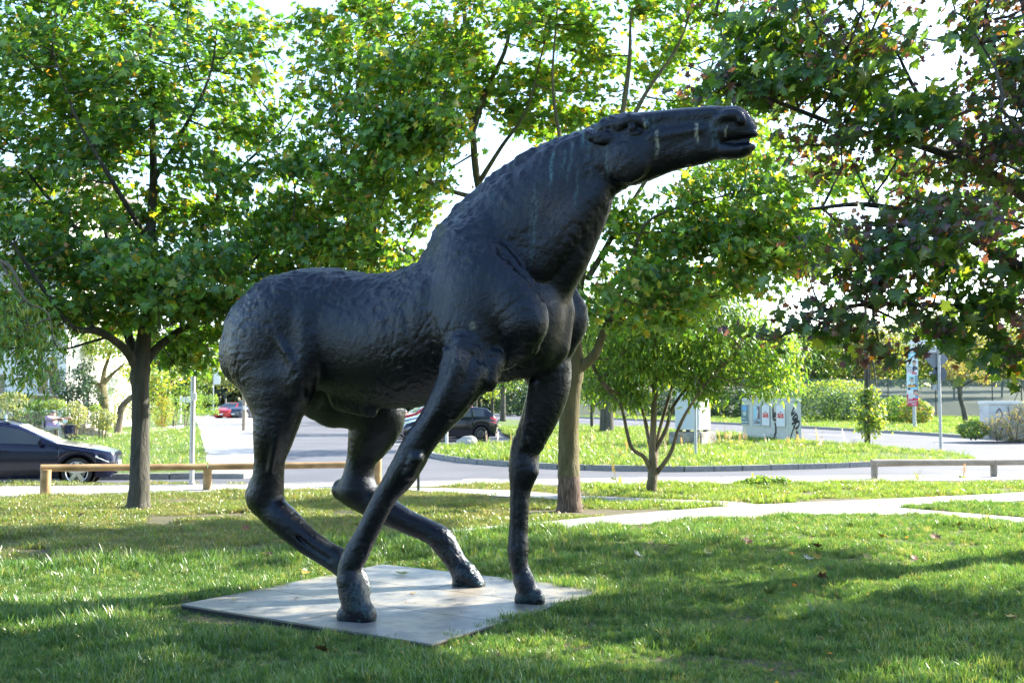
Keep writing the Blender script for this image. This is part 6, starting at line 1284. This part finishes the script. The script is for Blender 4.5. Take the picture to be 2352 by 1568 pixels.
# rollator
root = tag(empty('rollator', pm_(1200, 1390)), 'black four wheeled walking frame with basket held by the seated man', 'walking frame')
for dy in (-.25, .25):
    for cx in (1000, 1240, 1345):
        if cx == 1240 and dy > 0: continue
        c0 = pm_(cx, 1362, dy); w_ = MB().lathe([(.065, -.02), (.10, -.02), (.105, 0), (.10, .02), (.065, .02)], c0, 'y', 20).build('wheel', rubber, smooth=50); under(w_, root)
        under(MB().lathe([(.001, -.012), (.03, -.012), (.03, .012), (.001, .012)], c0, 'y', 10).build('hub', M['metal']), root)
    under(MB().tube([pm_(1130, 1000, dy), pm_(1140, 1110, dy), pm_(1200, 1250, dy), pm_(1240, 1350, dy)], .014, 6).build('frame', rubber), root)
    under(MB().tube([pm_(1240, 1060, dy), pm_(1230, 1150, dy), pm_(1300, 1270, dy), pm_(1345, 1350, dy)], .014, 6).build('frame', rubber), root)
    under(MB().tube([pm_(1050, 1020, dy), pm_(1160, 1012, dy)], .018, 8).build('handle', rubber), root)
under(MB().tube([pm_(1000, 1360), pm_(1110, 1340), pm_(1240, 1360)], .016, 6).build('axle', rubber), root)
c0 = pm_(1250, 1180); under(MB().box(c0, (.28, .36, .38)).build('bag', mat('dark_blue_bag', (.02, .02, .06), .8), bevel=.03), root)
c0 = pm_(1240, 1108); under(MB().box(c0, (.52, .42, .02)).build('tray', mat('beige_tray', (.5, .42, .30), .6)), root)
c0 = pm_(1213, 1045, -.3); under(MB().lathe([(.001, 0), (.09, .01), (.001, .02)], c0, 'y', 20).build('bell_mirror', M['white']), root)
c0 = pm_(1085, 1105, -.1); tag(MB().box(c0, (.20, .12, .24)).build('carrier_bag', M['white'], bevel=.05), 'white carrier bag on the lap of the seated man', 'bag')
# pale post with boxes
c0 = pm_(345, 1130, -1.2); root = tag(empty('mail_post', (c0[0], c0[1], g0)), 'pale blue post with small boxes behind the roof of the dark estate car', 'post')
lb = mat('pale_blue_paint', (.38, .50, .62), .5)
under(MB().box((c0[0], c0[1], g0 + .5), (.09, .09, 1.1)).build('shaft', lb), root); c1_ = pm_(345, 1100, -1.2); under(MB().box(c1_, (.22, .2, .12)).build('box', lb, bevel=.02), root); c1_ = pm_(400, 1130, -1.2); under(MB().box(c1_, (.34, .12, .10)).build('arm', lb, bevel=.01), root); c1_ = pm_(380, 1370, -1.2); under(MB().box(c1_, (.38, .1, .26)).build('panel', lb, bevel=.01), root)
# ------------------------------------------------------------------ fallen leaves
nl_ = 700; ly = np.sqrt(rs.rand(nl_) * (19.5 ** 2 - 5.2 ** 2) + 5.2 ** 2); lx = (rs.rand(nl_) ** .75 * 1.5 - .5) * ly * .5; kx = ~inpoly(lx, ly, plate2) & (lattice_noise(np.stack([lx, ly, 0 * lx], 1), 1.3, 81) > -.25); lx, ly = lx[kx], ly[kx]
lp = np.stack([lx, ly, np.array([zt(v) for v in ly]) + rs.uniform(.015, .05, len(lx))], 1); ln_ = rs.normal(size=lp.shape) * .35 + [0, 0, 1]; ln_ /= np.linalg.norm(ln_, axis=1)[:, None]
tag(link('leaf_litter', leaf_mesh('leaf_litter', lp, ln_, rs.uniform(.02, .062, len(lx)), MAPLE_LO, palette(len(lx), [(.14, .08, .035), (.22, .17, .05), (.09, .055, .03), (.20, .18, .10)], [3, 2, 3, 2]), M['leaf'])), 'small bits of leaf litter strewn over the lawn', None, None, 'stuff')
cr_ = rs.rand(160, 2) - .5; cpos = np.stack([PC[0] + e1.x * cr_[:, 0] * L1 * .9 + e2.x * cr_[:, 1] * L2 * .9, PC[1] + e1.y * cr_[:, 0] * L1 * .9 + e2.y * cr_[:, 1] * L2 * .9, np.full(160, .0485)], 1)
tag(link('plate_litter', leaf_mesh('plate_litter', cpos, np.tile([0, 0, 1.0], (160, 1)) + rs.normal(size=(160, 3)) * .1, rs.uniform(.006, .022, 160), OVAL, palette(160, [(.10, .065, .035), (.05, .04, .03), (.18, .14, .05)], [3, 3, 1]), M['leaf'], .0)), 'crumbs of soil and dry leaf lying on the plate', None, None, 'stuff')
fl_cols = [(.15, .075, .03), (.38, .26, .04), (.20, .07, .04), (.16, .20, .05), (.34, .30, .08), (.10, .04, .03), (.42, .40, .30)]; fm = {}
spots = [(325, 1543, 6, 'pale pinkish curled leaf in the grass at the lower left'), (735, 1518, 0, 'orange brown leaf in the front grass below the left end of the plate'), (1470, 1293, 6, 'pale green leaf standing in the grass right of the plate'), (1540, 1265, 2, 'dark red leaf in the shaded grass beyond the plate'), (1850, 1298, 6, 'large pale leaf lying on its edge at the right'), (1873, 1294, 1, 'mottled brown leaf right beside the large pale leaf'), (1902, 1318, 2, 'curled dark red leaf right of the mottled leaf'), (1882, 1272, 0, 'orange leaf at the edge of the crown shadow'), (2330, 1430, 1, 'yellow leaf at the right edge of the lawn'), (1640, 1230, 1, 'yellow leaf beside the concrete path'), (1720, 1250, 0, 'small brown leaf between path and shadow edge'), (1620, 1285, 3, 'greenish leaf in the shaded grass'), (1760, 1380, 3, 'olive leaf in the middle of the shaded lawn'), (2020, 1240, 1, 'yellow leaf on the bright lawn'), (2090, 1225, 4, 'light yellow leaf on the bright lawn near the path fork'), (2200, 1215, 1, 'deep yellow leaf close to the right path'), (2150, 1250, 0, 'orange leaf in the bright worn grass'), (2280, 1225, 4, 'pale yellow leaf near the right edge beside the path'), (1960, 1215, 0, 'orange brown leaf just below the path fork'), (1880, 1340, 2, 'small dark leaf in the shade'), (2230, 1500, 0, 'brown leaf in the lower right grass'), (920, 1330, 3, 'green leaf lying on the grass left of the plate'), (695, 1330, 1, 'yellow leaf close to the left plate edge'), (620, 1290, 5, 'dark leaf in the left lawn'), (190, 1190, 5, 'dark brown leaf on the dry grass left of the left maple'), (560, 1222, 2, 'reddish leaf on the dry grass behind the rump'), (2100, 1300, 2, 'brown leaf at the right shadow edge'), (1985, 1290, 4, 'pale leaf at the right shadow edge')]
for i, (px_, py_, ci, lb_) in enumerate(spots):
    p = GT(px_, py_); mb = MB(); s_ = random.uniform(.085, .13); n_ = len(MAPLE); cup = random.uniform(.1, .5)
    v = [(a * s_, b_ * s_, s_ * cup * (a * a * 2 + (b_ - .4) ** 2)) for a, b_ in MAPLE] + [(0, .4 * s_, 0)]
    mb.add(v, [(j, (j + 1) % n_, n_) for j in range(n_)]); mb.tube([(0, .02 * s_, 0), (0, -.3 * s_, .01), (.05 * s_, -.6 * s_, .02)], .0012, 3)
    if ci not in fm: fm[ci] = mat('dead_leaf', fl_cols[ci], .7)
    o = mb.build('fallen_leaf', fm[ci]); o.location = (p[0], p[1], p[2] + random.uniform(.05, .075)); o.rotation_euler = (random.uniform(-.6, .6), random.uniform(-.6, .6), random.uniform(0, 6.28)); tag(o, lb_, 'leaf', 'fallen leaves on the lawn')
for i, (px_, py_, ci, lb_) in enumerate(((683, 1374, 0, 'curled brown leaf lying on the left part of the plate'), (948, 1362, 1, 'tiny yellow leaf on the plate near the hind hoof'), (540, 1378, 4, 'pale leaf speck near the left corner of the plate'), (1100, 1312, 2, 'tiny red leaf at the back of the plate'))):
    p = GT(px_, py_, .046); mb = MB(); s_ = random.uniform(.04, .08); n_ = len(MAPLE); v = [(a * s_, b_ * s_, s_ * .3 * (a * a * 2 + (b_ - .4) ** 2)) for a, b_ in MAPLE] + [(0, .4 * s_, 0)]; mb.add(v, [(j, (j + 1) % n_, n_) for j in range(n_)])
    o = mb.build('fallen_leaf', fm.get(ci) or M['wood']); o.location = (p[0], p[1], p[2] + .004); o.rotation_euler = (0, 0, random.uniform(0, 6.28)); tag(o, lb_, 'leaf', 'fallen leaves on the plate')
